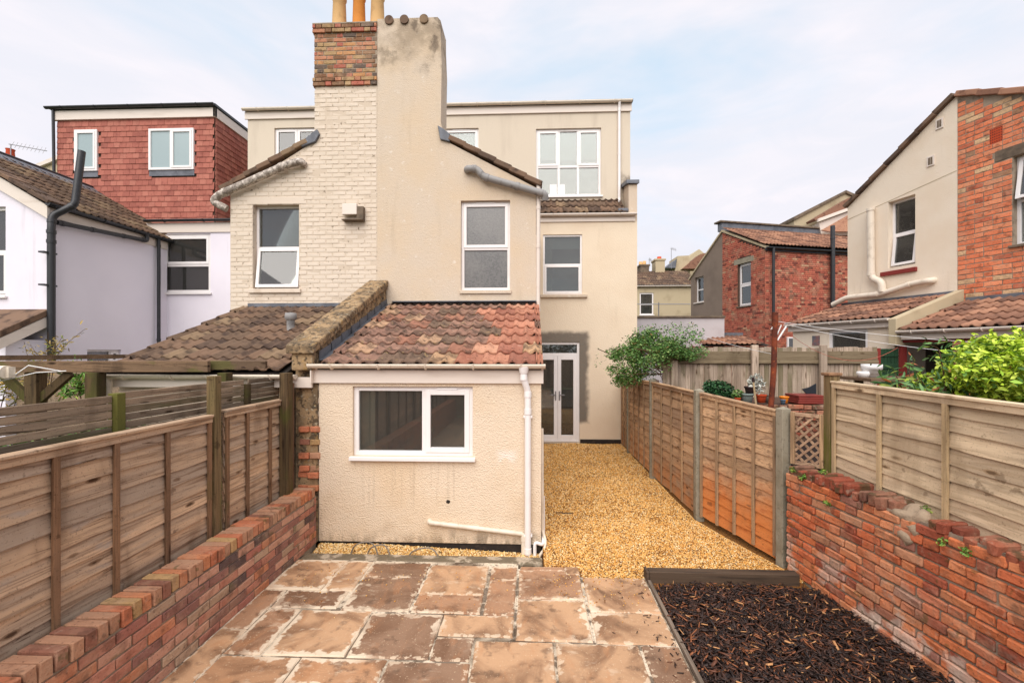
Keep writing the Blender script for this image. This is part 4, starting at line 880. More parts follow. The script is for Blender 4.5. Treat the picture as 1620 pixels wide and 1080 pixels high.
# parapet between the two lean-tos
par = thing('parapet_wall', 'sloping parapet with lichened stone coping between the two lean-to roofs', 'parapet', (-2.6, 6.3, 0))
FPp = Fr((-2.46, 0, 0), (1, 0))
zf, zb = 2.25, 3.30
obj('wall', MB().prism(FPp, [(5.16, 0), (7.66, 0), (7.66, zb-.0), (5.16, zf-.0)], -.26, -.002), m_stone, par)
obj('coping', MB().prism(FPp, [(5.0, zf-.085), (7.66, zb-.02), (7.66, zb+.11), (5.0, zf+.02)], -.30, .035), m_stone, par, bevel=.02)
obj('corbel', MB().box(FPp, 5.04, 5.16, 1.98, zf-.06, -.25, -.01), m_stone, par, bevel=.015)
FQ = Fr((0, 5.15, 0))
obj('pier', MB().box(FQ, -2.70, -2.445, 0, 1.98, -.1, -.03), m_mortar, par)
pbx = brick_set(m_brick_cap, H=.066, D=.09, ch=.006, jit=.005)
sp = []; rz = random.Random(5)
for r in range(19):
    v = .62+r*.0755
    if r > 16: break
    deep = r in (4, 6, 8, 1)
    for c in range(2):
        if deep and r < 10: continue
        if r >= 10: mset = None
        u = -2.70+.06+c*.125+(.02 if r % 2 else 0)
        if r < 10: sp.append((rz.choice(pbx), mat4(FQ.rot(), FQ.p(u+.01, v, -.03+rz.uniform(-.02, .02)), (.54, 1, 1))))
emit('brick', sp, par)
sp = brick_specs(FQ, -2.70, -2.45, 1.36, 1.98, brick_set(m_pbrick, k=3), proud=-.02); emit('painted_brick', sp, par)

# outlet pipes
dp = thing('downpipe', 'long white plastic downpipe on the right corner of the kitchen extension', 'downpipe', (-.05, 5.05, 0))
ux_ = FE.px(833, 700)[0]
pipe('pipe', [FE.p(ux_-.03, gz-.05, .088), FE.p(ux_-.03, gz-.17, .088), FE.p(ux_+.015, gz-.3, .05), FE.p(ux_+.015, -.17, .05)], .036, m_white, dp, collars=[(0, .8), (2, .02), (2, .12), (2, .93)], rb=.05)
obj('outlet', MB().tube([FE.p(ux_-.03, gz-.03, .088), FE.p(ux_-.03, gz-.1, .088)], [.062, .045], 12), m_white, dp)
for v in (1.45, .12): obj('clip', MB().box(FE, ux_-.035, ux_+.065, v, v+.025, 0, .06), m_white, dp, bevel=.003)
wp = thing('waste_pipe', 'thin cream waste pipe sloping across the extension wall below the window', 'waste pipe', (-.6, 5.1, .3))
a0 = FE.px(680, 824); a1 = FE.px(828, 842)
pipe('pipe', [FE.p(a0[0], a0[1]+.005, -.02), FE.p(a0[0], a0[1], .04), FE.p(a1[0], a1[1], .04), FE.p(a1[0]+.002, -.17, .04)], .026, m_gutter, wp, collars=[(1, .5), (2, .15)], rb=.035)
obj('collar', MB().tube([FE.p(a0[0]+.0, a0[1], .0), FE.p(a0[0], a0[1], .02)], .032, 12), m_gutter, wp)
wp2 = thing('waste_pipe', 'pair of short bent white waste pipes beside the foot of the extension corner', 'waste pipe', (.1, 5.1, .1))
b0 = FE.px(846, 856)
pipe('pipe', [FE.p(E_R+.03, .5, -.2), FE.p(E_R+.03, .1, -.15), FE.p(E_R+.02, .03, .05), FE.p(b0[0], b0[1]+.02, .06), FE.p(b0[0], -.17, .06)], .019, m_white, wp2, rb=.04)
pipe('pipe', [FE.p(E_R+.015, 1.3, -.15), FE.p(E_R+.02, .12, -.12), FE.p(E_R+.05, .06, .0), FE.p(E_R+.035, -.02, .05), FE.p(E_R-.02, -.08, .06), FE.p(E_R-.02, -.17, .06)], .017, m_gutter, wp2, rb=.04)
hp = FE.px(709, 793); lump('wall_hole', FE.p(hp[0], hp[1], .0), .022, (1, .4, 1), m_damp, ext, 2)
for i, (x0, x1, hh, yy_) in enumerate(((-1.99, -1.66, .20, 4.92), (-1.80, -1.52, .18, 4.90), (-1.34, -.98, .16, 4.89))):
    pts = [Vector((x0+(x1-x0)*(.5-.5*math.cos(math.pi*t/12)), yy_+.02*math.sin(t), -.09+hh*math.sin(math.pi*t/12))) for t in range(13)]
    tag(obj('cable_loop', MB().tube(pts, .008, 8), m_cable), ['grey cable loop in the pale gravel strip, leftmost of three', 'grey cable loop in the pale gravel strip, overlapping its left neighbour', 'lone low grey cable loop in the pale gravel, right of the overlapping two'][i], 'cable', 'cable loops below the window')
ga = gnd(879, 812)
tag(obj('fallen_stick', MB().tube([Vector((ga[0]+.045*t, ga[1]+.01*math.sin(t*1.3), .012+.003*math.sin(t*2))) for t in range(6)], .005, 6), m_darkpot), 'thin dark stick lying on the golden gravel', 'stick')

# ================================================================= OUR HOUSE (right half) and LEFT NEIGHBOUR
G = Fr((0, 7.67, 0)); MID = G.px(597, 300)[0]; GL = -5.2; GR = .085
house = thing('terraced_house', 'cream roughcast house with rendered chimney stack, dormer and white French doors', 'house', (0, 8, 0))
nb_ = thing('neighbour_house', 'left neighbour house of cream painted brick with brick chimney and clay pots', 'house', (-4, 8, 0))
rw_ = G.bx(729, 317, 807, 459); lw_ = G.bx(400, 323, 473, 457)
ev, sv = G.px(848, 297)[1], G.px(700, 222)[1]; er_, sr_ = GR, G.px(703, 222)[0]
evl, svl = G.px(362, 308)[1], G.px(497, 224)[1]; sl_ = G.px(497, 224)[0]
wall('wall', G, [(MID, sv+.3), (sr_-.06, sv+.3), (sr_, sv), (er_, ev)], m_render, [rw_], .3, house, bottom=2.9)
obj('lower_wall', MB().box(Fr((GR, 7.971, 0), (1, 0)), 0, 2.92, 0, ev-.05, -.25, 0), m_render, house)
topl = wall('wall', G, [(GL, evl), (sl_, svl), (sl_+.01, svl+.3), (MID-.001, svl+.3)], m_pmortar, [lw_], .3, nb_, bottom=0.0)
pbs = brick_set(m_pbrick, ch=.009, jit=.004, k=7, H=.0655)
def ftop(u):
    if u < sl_: return evl+(svl-evl)*(u-GL)/(sl_-GL)
    return 9
emit('painted_brick', brick_specs(G, GL, MID-.01, 2.75, 6.70, pbs, proud=.0035, top=ftop, holes=[(lw_[0]-.0, lw_[1]+.0, lw_[2]-.07, lw_[3]+.0), (-9, sl_-.0, 5.85, 9)], jit=.001), nb_)
# side walls above roof: return blocks and roofs
obj('return_roof', MB().prism(Fr((0, 7.68, 0)), [(MID, 6.0), (er_+.08, ev-.03), (er_+.08, ev+.03), (MID, 6.08)], -3.1, -.3), m_tile_dk, house)
obj('return_roof', MB().prism(Fr((0, 7.68, 0)), [(GL-.1, evl-.03), (MID-.002, 6.0), (MID-.002, 6.08), (GL-.1, evl+.03)], -3.1, -.3), m_tile_dk, nb_)
obj('return_side_wall', MB().wbox(GL, GL+.25, 7.98, 10.9, 0, evl-.05), m_pmortar, nb_)
# stacks
su0, su1 = G.px(592, 100)[0], G.px(697, 100)[0]; stop = G.px(640, 29)[1]
mb = MB(); f = Fr((0, 7.67, 0))
prof = [(sr_-.06, sv+.3), (su1+.01, sv+.8), (su1+.02, sv+1.3), (su1-.0, stop-.3), (su1, stop-.06), (su1-.05, stop), (MID+.0, stop), (MID+.0, sv+.3)]
obj('rendered_stack', MB().prism(f, prof, -.5, 0.0), m_render, house)
for xx in (616, 640, 671):
    u = G.px(xx, 25)[0]; obj('ridge_tile', MB().tube([Vector((u, 7.64, stop-.035)), Vector((u, 8.15, stop-.035))], .075, 14), m_tile_dk, house)
bu0, bu1 = G.px(498, 100)[0], MID-.002; bz0, bz1 = G.px(540, 137)[1], G.px(540, 34)[1]
obj('painted_stack_core', MB().box(G, bu0+.01, bu1, svl+.3, bz0, -.5, -.0), m_pmortar, nb_)
obj('stack_core', MB().box(G, bu0+.01, bu1, bz0+.001, bz1-.02, -.5, .004), m_mortar, nb_)
cb_ = brick_set(m_brick_c, ch=.005, jit=.003, k=6)
rows = int((bz1-bz0)/.0755)
sp = []
for (a, b, pr_) in ((0, 2, .035), (2, rows-2, .012), (rows-2, rows, .04)):
    sp += brick_specs(G, bu0-(.01 if pr_ < .02 else .03), bu1, bz0+a*.0755, bz0+b*.0755, cb_, proud=pr_, jit=.002, flemish=True)
    FS = Fr((bu0, 7.67, 0), (-1, 0)); sp += brick_specs(FS, -.45, -.02, bz0+a*.0755, bz0+b*.0755, cb_[:3], proud=pr_-.002, jit=.002)
emit('brick', sp, nb_)
emit('painted_brick', brick_specs(Fr((bu0+.01, 7.67, 0), (-1, 0)), -.45, -.02, svl+.3, bz0-.05, pbs[:3], proud=.004), nb_)
ctop = bz0+rows*.0755
obj('flaunching', MB().box(G, bu0-.03, bu1+.0, ctop-.01, ctop+.02, -.48, .04), m_mortar, nb_, bevel=.01)
for xx, m_, r_ in ((528, m_pot_y, .125), (560, m_pot_o, .115), (590, m_pot_y, .125)):
    u = G.px(xx, 20)[0]
    obj('chimney_pot', MB().lathe((u, 7.90, ctop+.02), [(r_*1.08, 0), (r_, .05), (r_*.86, .55), (r_*1.0, .58), (r_*1.0, .66), (r_*.84, .66), (r_*.8, .3)], 20), m_, nb_)
# windows of the return blocks
window(G, rw_, [(0, 1, .47, 1, 's', g_frost), (0, 1, 0, .47, 'f', g_frost)], house, recess=.07, fw=.05, sill=False, vents=[(.3, .7)])
obj('window_sill', MB().box(G, rw_[0]-.02, rw_[1]+.02, rw_[2]-.06, rw_[2]-.001, -.2, .03), m_render, house, bevel=.008)
window(G, lw_, [(0, 1, .5, 1, 'f', g_grey), (0, 1, 0, .5, 7, g_blue)], nb_, recess=.11, fw=.04, sill=False)
obj('window_sill', MB().box(G, lw_[0]-.06, lw_[1]+.04, lw_[2]-.07, lw_[2]-.001, -.2, .045), m_pbrick, nb_, bevel=.008)
obj('lintel', MB().box(G, lw_[0]-.1, lw_[1]+.1, lw_[3]+.001, lw_[3]+.12, -.02, .008), m_pbrick, nb_, bevel=.004)
# verge tiles
def verge(fr, a, b, n, m, parent, th=.085, w0=-.35, w1=.05, lead=None):
    a = Vector((a[0], a[1])); b = Vector((b[0], b[1])); d = (b-a); L = d.length/n; d.normalize(); nn = Vector((-d.y, d.x))
    if nn.y < 0: nn = -nn
    for i in range(n):
        p = a+d*L*i; q = p+d*(L*1.04); up0, up1 = (0, .018) if (b-a).y < 0 else (.018, 0)
        p = p+nn*up0; q = q+nn*up1
        pts = [(p.x, p.y), (q.x, q.y), (q+nn*th).to_tuple(), (p+nn*th).to_tuple()]
        if (pts[1][0] < pts[0][0]): pts = pts[::-1]
        obj('verge_tile', MB().prism(fr, pts, w0, w1+random.uniform(-.006, .006)), m, parent, bevel=.012)
verge(G, G.px(709, 222), G.px(853, 296), 6, m_tile_dk, house)
verge(G, G.px(352, 304), G.px(488, 228), 7, m_tile_dk, nb_)
obj('lead_apron', MB().prism(G, [G.px(697, 222), G.px(712, 226), G.px(712, 213), G.px(700, 204), G.px(693, 200)], -.3, .045), m_lead, house, bevel=.01)
obj('lead_apron', MB().prism(G, [G.px(478, 234), G.px(500, 226), G.px(507, 214), G.px(503, 206), G.px(486, 219)], -.3, .045), m_lead, nb_, bevel=.01)
# soil pipes along the verges
sp1 = thing('soil_pipe', 'fat grimy white pipe sloping under the left neighbour roof verge', 'pipe', (-4.5, 7.6, 5))
pipe('pipe', [G.p(*G.px(480, 262), -.05), G.p(*G.px(482, 259), .1), G.p(*G.px(462, 263), .1), G.p(*G.px(352, 312), .1), G.p(*G.px(343, 322), .1), G.p(*G.px(362, 332), .05)], .062, m_grimy, sp1, collars=[(2, .1), (2, .9)], rb=.1, seg=14)
sp2 = thing('soil_pipe', 'fat grey pipe sloping across the gable below the right roof verge', 'pipe', (-.7, 7.6, 5))
pipe('pipe', [G.p(*G.px(739, 269), -.05), G.p(*G.px(740, 270), .09), G.p(*G.px(756, 271), .09), G.p(*G.px(766, 283), .09), G.p(*G.px(862, 310), .09), G.p(*G.px(862, 318), .05)], .058, m_greypipe, sp2, collars=[(3, .05), (3, .55), (3, .93), (1, .7)], rb=.06, seg=14)
sp3 = thing('downpipe', 'tall thin white downpipe between the gable block and the main wall', 'downpipe', (.1, 7.7, 3))
pipe('pipe', [G.p(.125, 5.0, -.02), G.p(.125, 4.7, .0), G.p(.12, 2.85, .0)], .034, m_fascia, sp3, collars=[(1, .05), (1, .4), (1, .98)])
wl_ = thing('wall_light', 'white box floodlight on the painted brick gable', 'light', (-3.1, 7.6, 4.5))
q = G.bx(545, 325, 568, 345); obj('lamp_body', MB().box(G, q[0], q[1], q[2]+.03, q[3], .03, .11), m_fascia, wl_, bevel=.01)
q = G.bx(570, 329, 578, 349); obj('bracket', MB().box(G, q[0]-.03, q[1], q[2], q[3], .0, .10), m_sill, wl_, bevel=.008)
obj('tray', MB().box(G, G.px(545, 349)[0], q[1]-.002, q[2]-.02, q[2]-.002, .0, .13), m_sill, wl_, bevel=.004)

# main wall with French doors
M = Fr((0, 10.9, 0)); mR = M.px(1008, 500)[0]
w2 = M.bx(859, 371, 921, 466); db = M.bx(850, 541, 917, 704); db = (db[0]-.08, db[1], 0.02, db[3])
m_mainr = mat('main_wall_roughcast', C(238, 219, 194, .74), [dict(s=1.3, lo=.35, hi=.7, c=C(232, 208, 180, .7), f=.5), dict(s=(5, 5, .7), lo=.58, hi=.8, c=C(206, 184, 156, .62), f=.3),
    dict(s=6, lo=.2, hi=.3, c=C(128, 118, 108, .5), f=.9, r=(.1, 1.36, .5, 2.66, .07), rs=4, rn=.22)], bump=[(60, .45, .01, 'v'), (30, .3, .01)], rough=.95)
wall('main_wall', M, [(.0, 5.28), (mR, 5.28)], m_mainr, [w2, db], .3, house, bottom=.0)
obj('main_plinth', MB().box(M, db[1]+.01, mR-.01, 0.0, .1, .002, .012), m_damp, house)
window(M, w2, [(0, 1, .5, 1, 'f', g_blue), (0, 1, 0, .5, 's', g_blue)], house, recess=.03, fw=.045, sill=False, vents=[])
obj('window_sill', MB().box(M, w2[0]-.06, w2[1]+.12, w2[2]-.07, w2[2]-.001, -.1, .06), m_render, house, bevel=.008)
fd = MB(); u0, u1, v0, v1 = db; v0 = .03; tv = M.px(885, 561)[1]
fd.box(M, u0, u0+.06, v0, v1, -.1, -.03).box(M, u1-.06, u1, v0, v1, -.1, -.03).box(M, u0+.06, u1-.06, v1-.06, v1, -.1, -.03).box(M, u0+.06, u1-.06, tv-.03, tv+.04, -.1, -.03).box(M, u0+.06, u1-.06, v0, v0+.04, -.1, -.0)
door = obj('french_door', fd, m_white, house, bevel=.004)
obj('pane', MB().box(M, u0+.06, u1-.06, tv+.04, v1-.06, -.07, -.06), g_clear, door)
mid = (u0+u1)/2+.02; 
for a, b, hs in ((u0+.062, mid-.002, 1), (mid+.002, u1-.062, -1)):
    s_ = .085; lf_ = MB().box(M, a, a+s_, v0+.042, tv-.032, -.085, -.02).box(M, b-s_, b, v0+.042, tv-.032, -.085, -.02).box(M, a+s_, b-s_, v0+.042, v0+.16, -.085, -.02).box(M, a+s_, b-s_, tv-.12, tv-.032, -.085, -.02)
    obj('door_leaf', lf_, m_white, door, bevel=.004); obj('pane', MB().box(M, a+s_, b-s_, v0+.16, tv-.12, -.06, -.05), g_clear, door)
    hx = (b-s_/2) if hs == 1 else (a+s_/2)
    obj('handle', MB().box(M, hx-.016, hx+.016, 1.02, 1.24, -.02, -.008).box(M, min(hx, hx-hs*.12), max(hx, hx-hs*.12), 1.14, 1.165, .01, .03).box(M, hx-.01, hx+.01, 1.142, 1.163, -.008, .01), m_steel, door)
obj('room_wall', MB().wbox(-1, mR-.3, 14.0, 14.1, 0, 2.6).wbox(-1.1, -1.002, 11.22, 14.1, 0, 2.6).wbox(mR-.29, mR-.2, 11.22, 14.1, 0, 2.6).wbox(-1, mR-.3, 11.22, 13.98, 2.6, 2.7), m_interior, house)
obj('room_floor', MB().wbox(-1, mR-.3, 11.22, 13.98, -.1, .0), m_intdark, house)
# main eave: roof strip, gutter, fascia
obj('fascia', MB().box(M, .14, mR-.05, 5.27, 5.40, .002, .03), m_fascia, house, bevel=.004)
obj('gutter', gutter_mb(M, .14, mR-.03, 5.44, .055, .09, 3), m_fascia, house)
DR = Fr((0, 11.5, 0))
tD = variants(lambda: tile_mesh(m_tile_dk), 4)
Sm = Vector((0, .62, .50)); emit('roof_tile', tile_specs((.15, 10.85, 5.47), (1,0,0), Sm, mR-.28-.15, Sm.length, lambda u, s: random.choice(tD)), house)
obj('main_roof', MB().prism(Fr((mR-.06, 0, 0), (1, 0)), [(10.88, 5.4), (14.6, 8.2), (14.6, 8.1), (10.88, 5.3)][::-1], -(mR+2.5), -.2), m_tile_dk, house)
obj('party_parapet', MB().prism(Fr((mR, 0, 0), (1, 0)), [(10.9, 5.281), (11.6, 5.281), (11.6, 6.30), (10.9, 6.15)], -.2, 0), m_render, house)
obj('parapet_cap', MB().prism(Fr((mR+.04, 0, 0), (1, 0)), [(10.84, 6.15), (11.75, 6.33), (11.75, 6.42), (10.84, 6.24)], -.3, 0), m_lead, house, bevel=.01)
obj('lead_valley', MB().wbox(mR-.45, mR-.21, 10.86, 11.49, 5.5, 5.58), m_lead, house, bevel=.02)
# dormer
dl = DR.px(392, 300)[0]; dr = DR.px(997, 300)[0]; dz = DR.px(700, 182)[1]
dA = DR.bx(848, 203, 951, 310); dB = DR.bx(703, 203, 757, 238); dC = DR.bx(434, 202, 505, 252)
obj('roof_slope', MB().wbox(GL-.1, .14, 10.9, 11.49, 5.0, 5.9), m_tile_dk, house)
wall('dormer_wall', DR, [(MID, dz), (dr, dz)], m_dormer, [dA, dB], .2, house, bottom=5.7)
wall('dormer_wall', DR, [(dl, dz), (MID-.002, dz)], m_dormer, [dC], .2, nb_, bottom=5.0)
obj('dormer_body', MB().wbox(dr-.2, dr-.01, 11.71, 14.5, 5.7, dz), m_dormer, house)
obj('dormer_body', MB().wbox(dl+.01, dl+.2, 11.71, 14.5, 5.0, dz), m_dormer, nb_)
def dormer_top(u0, u1, parent):
    z = dz
    obj('dormer_fascia', MB().box(DR, u0, u1, z-.02, z+.17, .002, .04), m_fascia, parent, bevel=.004)
    obj('dormer_gutter', gutter_mb(DR, u0-.02, u1+.0, z+.22, .055, .10, 6), m_gutter, parent)
    obj('dormer_roof', MB().wbox(u0-.03, u1+.03, 11.42, 14.6, z+.21, z+.27), m_lead, parent, bevel=.01)
dormer_top(MID+.001, dr+.03, house); dormer_top(dl-.06, MID-.001, nb_)
window(DR, dA, [(0, .34, .44, 1, 's', g_blue), (.34, .66, .44, 1, 'f', g_grey), (.66, 1, .44, 1, 's', g_blue), (0, .34, 0, .44, 'f', g_blue), (.34, .66, 0, .44, 'f', g_blue), (.66, 1, 0, .44, 'f', g_blue)], house, recess=.05, fw=.06, sashw=.045)
window(DR, dB, [(0, 1, 0, 1, 's', g_blue)], house, recess=.05, fw=.05, vents=[(.25, .75)])
window(DR, dC, [(0, .5, 0, 1, 's', g_blue), (.5, 1, 0, 1, 's', g_blue)], nb_, recess=.05, fw=.05, vents=[(.1, .4)])
for xx in (876, 889):
    q = DR.bx(xx-6, 290, xx+5, 307); obj('paper_card', MB().box(DR, q[0], q[1], q[2], q[3], -.089+.012, -.089+.014), m_white, house)
dp3 = thing('downpipe', 'white downpipe on the right end of the beige dormer', 'downpipe', (2.2, 11.4, 6))
pu = DR.px(979, 250)[0]; pipe('pipe', [DR.p(pu, dz+.18, .1), DR.p(pu, dz+.05, .06), DR.p(pu, 5.98, .06), DR.p(pu-.02, 5.86, .14)], .035, m_white, dp3, collars=[(1, .02), (1, .5), (2, .6)])

# ================================================================= LEFT NEIGHBOUR LEAN-TO
nle = thing('neighbour_lean_to', 'low lean-to with brown tiled roof left of the parapet, white gutter below', 'lean-to', (-3.8, 5.2, 0))
nz, ntz = 1.985, 2.96; nl, nr = -4.98, -2.80
Sn = Vector((0, 7.655-5.05, ntz-nz))
obj('wall', MB().wbox(nl+.1, nr, 5.2, 5.4, 0, 1.85).wbox(nl+.1, nl+.3, 5.402, 7.66, 0, 1.85), m_pmortar, nle)
obj('roof_deck', MB().add([(nl+.02, 5.1, nz-.035), (nr, 5.1, nz-.035), (nr, 7.66, ntz-.02), (nl+.02, 7.66, ntz-.02), (nl+.02, 5.1, nz-.07), (nr, 5.1, nz-.07), (nr, 7.66, ntz-.07), (nl+.02, 7.66, ntz-.07)], [(0,1,2,3),(4,7,6,5),(0,4,5,1),(1,5,6,2),(3,2,6,7),(0,3,7,4)]), m_damp, nle)
emit('roof_tile', tile_specs((nl, 5.05, nz-.02), (1,0,0), Sn, nr-nl, Sn.length, lambda u, s: random.choice(tD), gauge=Sn.length/8), nle)
obj('flashing', MB().prism(Fr((0, 7.66, 0)), [(nl+.1, ntz+.0), (nr, ntz), (nr, ntz+.06), (nl+.1, ntz+.06)], 0, .012), m_lead, nle)
obj('fascia', MB().wbox(nl+.05, nr+.02, 5.10, 5.12, 1.78, 1.93), m_fascia, nle, bevel=.004)
FN = Fr((0, 5.12, 0)); obj('gutter', gutter_mb(FN, nl+.03, nr+.14, 1.93, .05, .08, 4), m_gutter, nle)
obj('gutter_end_box', MB().box(FN, nr+.06, nr+.3, 1.78, 1.90, -.01, .03), m_fascia, nle, bevel=.004)
pipe('downpipe', [FN.p(nl+.12, 1.9, .08), FN.p(nl+.12, .0, .08)], .035, m_gutter, nle, collars=[(0, .04)])
# roof vent cowl
vc = thing('roof_vent', 'grey metal flue cowl through the left brown tiled roof', 'roof vent', (-3.0, 6.3, 2.5))
fv = Fr((0, 6.45, 0)); vu, vv = fv.px(460, 518)
obj('flue', MB().tube([fv.p(vu, vv-.1), fv.p(vu, vv+.12)], .055, 14), m_greypipe, vc)
obj('cowl', MB().lathe(fv.p(vu, vv+.12), [(.0, .1), (.075, .09), (.08, .05), (.08, .0), (.05, -.02)], 14), m_greypipe, vc)
obj('lead_plate', MB().add([fv.p(vu-.2, vv-.12, .1), fv.p(vu+.2, vv-.12, .1), fv.p(vu+.17, vv-.02, -.18), fv.p(vu-.14, vv-.02, -.18)], [(0,1,2,3)]).wbox(vu-.1, vu+.1, 6.36, 6.5, vv-.16, vv-.06), m_lead, vc)

# ================================================================= LILAC HOUSE
li = thing('lilac_house', 'pale lilac rendered house with red tile-hung dormer and black pipes', 'house', (-10, 9, 0))
LX = -9.0; FLi = Fr((LX, 0, 0), (1, 0)); FLf = Fr((0, 8.1, 0)); FLm = Fr((0, 10.9, 0))
lwin = FLi.bx(138, 553, 192, 575)
wall('side_wall', FLi, [(8.1, 4.86), (10.9, 4.86)], m_lilac, [lwin], .25, li, bottom=0)
fw_ = FLf.bx(-60, 327, 9, 468)
lg = 32; 
wall('front_wall', FLf, [(-14, 4.0), (-11.5, 6.3), (LX-.252, 5.02)], m_lilac, [fw_], .25, li, bottom=0)
window(FLf, fw_, [(0, 1, .5, 1, 'f', g_grey), (0, 1, 0, .5, 's', g_blue)], li, recess=.06, fw=.06)
window(FLi, lwin, [(0, .75, 0, 1, 'f', g_dark), (.75, 1, 0, 1, 's', g_dark)], li, recess=.05, fw=.04, sill=False)
mw_ = FLm.bx(256, 370, 333, 463)
wall('main_wall', FLm, [(LX+.001, 5.15), (-6.6, 5.15)], m_lilac, [mw_], .25, li, bottom=0)
window(FLm, mw_, [(0, 1, .47, 1, 's', g_dark), (0, 1, 0, .47, 'f', g_grey)], li, recess=.03, fw=.07, sashw=.05)
# return roof, slope facing right
eX, eZ = LX+.12, 4.92; rX, rZ = -11.5, 6.42
S3 = Vector((rX-eX, 0, rZ-eZ)); 
emit('roof_tile', tile_specs((eX, 8.02, eZ), (0,1,0), S3, 3.45, S3.length, lambda u, s: random.choice(tD)), li)
obj('roof_deck', MB().prism(Fr((0, 8.06, 0)), [(eX-.03, eZ-.06), (eX-.03, eZ-.03), (rX, rZ-.03), (rX, rZ-.06)][::-1], -3.42, 0).prism(Fr((0, 8.06, 0)), [(-14, 4.2), (-14, 4.25), (rX-.002, rZ), (rX-.002, rZ-.06)][::-1], -3.42, 0), m_damp, li)
obj('ridge_flashing', MB().add([(rX+.45, 8.02, rZ-.22), (rX+.45, 11.47, rZ-.22), (rX, 11.47, rZ+.07), (rX, 8.02, rZ+.07)], [(0,1,2,3)]), m_lead, li)
obj('ridge_roll', MB().tube([(rX, 8.0, rZ+.07), (rX, 11.47, rZ+.07)], .04, 8), m_black, li)
verge(FLf, (eX-.02, eZ-.02), (rX, rZ-.03), 7, m_tile_dk, li, th=.07, w0=-.3, w1=.1)
obj('bargeboard', MB().prism(FLf, [(eX-.06, eZ-.03), (rX, rZ-.04), (rX, rZ-.27), (eX-.06, eZ-.27)][::-1], .004, .05), m_fascia, li)
obj('soffit_fascia', MB().box(FLi, 8.06, 10.88, 4.70, 4.885, .003, .03), m_fascia, li)
obj('gutter', gutter_mb(FLi, 8.02, 10.95, 4.93, .055, .10, 4), m_black, li)
obj('main_fascia', MB().box(FLm, LX-.5, -6.5, 5.12, 5.36, .003, .03), m_fascia, li); obj('main_gutter', gutter_mb(FLm, LX-.5, -6.5, 5.42, .055, .09, 3), m_black, li)
# small lower roof at the far left
obj('porch_roof', MB().prism(FLi, [(7.3, 2.42), (8.09, 2.86), (8.09, 2.98), (7.3, 2.54)], -3, .06), m_tile_dk, li, bevel=.01)
obj('porch_bargeboard', MB().prism(FLi, [(7.3, 2.22), (8.09, 2.66), (8.09, 2.85), (7.3, 2.41)], .0, .05), m_fascia, li)
obj('porch_wall', MB().wbox(LX-3, LX-.02, 7.45, 8.09, 0, 2.4), m_lilac, li)
# dormer of hung tiles
DD = Fr((0, 11.5, 0)); du0 = DD.px(92, 250)[0]; du1 = DD.px(340, 250)[0]; dt = DD.px(200, 190)[1]; dbm = DD.px(300, 352)[1]
d1 = DD.bx(121, 207, 157, 272); d2w = DD.bx(238, 205, 309, 270); DS = Fr((du1, 11.5, 0), (1, 0))
wall('dormer_wall', DD, [(du0, dt), (du1, dt)], m_mortar_d, [d1, d2w], .2, li, bottom=4.5)
obj('dormer_side', MB().box(DS, .201, 3.4, 4.5, dt+.02, -.2, 0), m_mortar_d, li)
hung = variants(lambda: rounded_brick(.168, .014, .2, .003, m_hung, .0015, 'hung_tile'), 5)
def hung_specs(fr, u0, u1, v0, v1, holes):
    res = []; g_ = .142; r = 0; v = v0
    while v < v1-.02:
        x = u0-(.086 if r % 2 else 0)
        while x < u1:
            a, b = max(x, u0), min(x+.172, u1); cu, cv = (a+b)/2, v+g_/2
            if b-a > .05 and not any(h[0] < cu < h[1] and h[2]-.02 < cv < h[3] for h in holes):
                res.append((random.choice(hung), mat4(fr.rot() @ Matrix.Rotation(R(-5), 3, 'X') @ Matrix.Rotation(random.uniform(-.01, .01), 3, 'Y'), fr.p(cu, v+.08, .022+random.uniform(-.002, .002)), ((b-a-.003)/.168, 1, 1))))
            x += .172
        v += g_; r += 1
    return res
h1, h2 = (d1[0]-.02, d1[1]+.02, d1[2]-.16, d1[3]+.02), (d2w[0]-.02, d2w[1]+.02, d2w[2]-.14, d2w[3]+.02)
emit('hung_tile', hung_specs(DD, du0, du1, dbm, dt, [h1, h2])+hung_specs(DS, .0, 3.3, dbm, dt, []), li)
window(DD, d1, [(0, 1, 0, 1, 's', g_teal)], li, recess=-.07, fw=.06, sill=False); window(DD, d2w, [(0, .5, 0, 1, 'f', g_teal), (.5, 1, 0, 1, 's', g_teal)], li, recess=-.07, fw=.06, sill=False)
for b in (d1, d2w): obj('lead_apron', MB().box(DD, b[0], b[1], b[2]-.15, b[2]-.001, .01, .04), m_lead, li)
obj('dormer_fascia', MB().box(DD, du0-.1, du1+.06, dt, dt+.24, .002, .08).box(Fr((du1, 11.42, 0), (1, 0)), .0, 3.3, dt+.002, dt+.24, .002, .06), m_fascia, li, bevel=.004)
obj('dormer_gutter', gutter_mb(DD, du0-.2, du1+.08, dt+.31, .055, .14, 5), m_black, li)
obj('dormer_roof', MB().wbox(du0-.12, du1+.09, 11.38, 14.8, dt+.26, dt+.32), m_black, li)
pipe('downpipe', [DD.p(du0-.03, dt+.25, .1), DD.p(du0-.03, 5.7, .06)], .034, m_black, li)
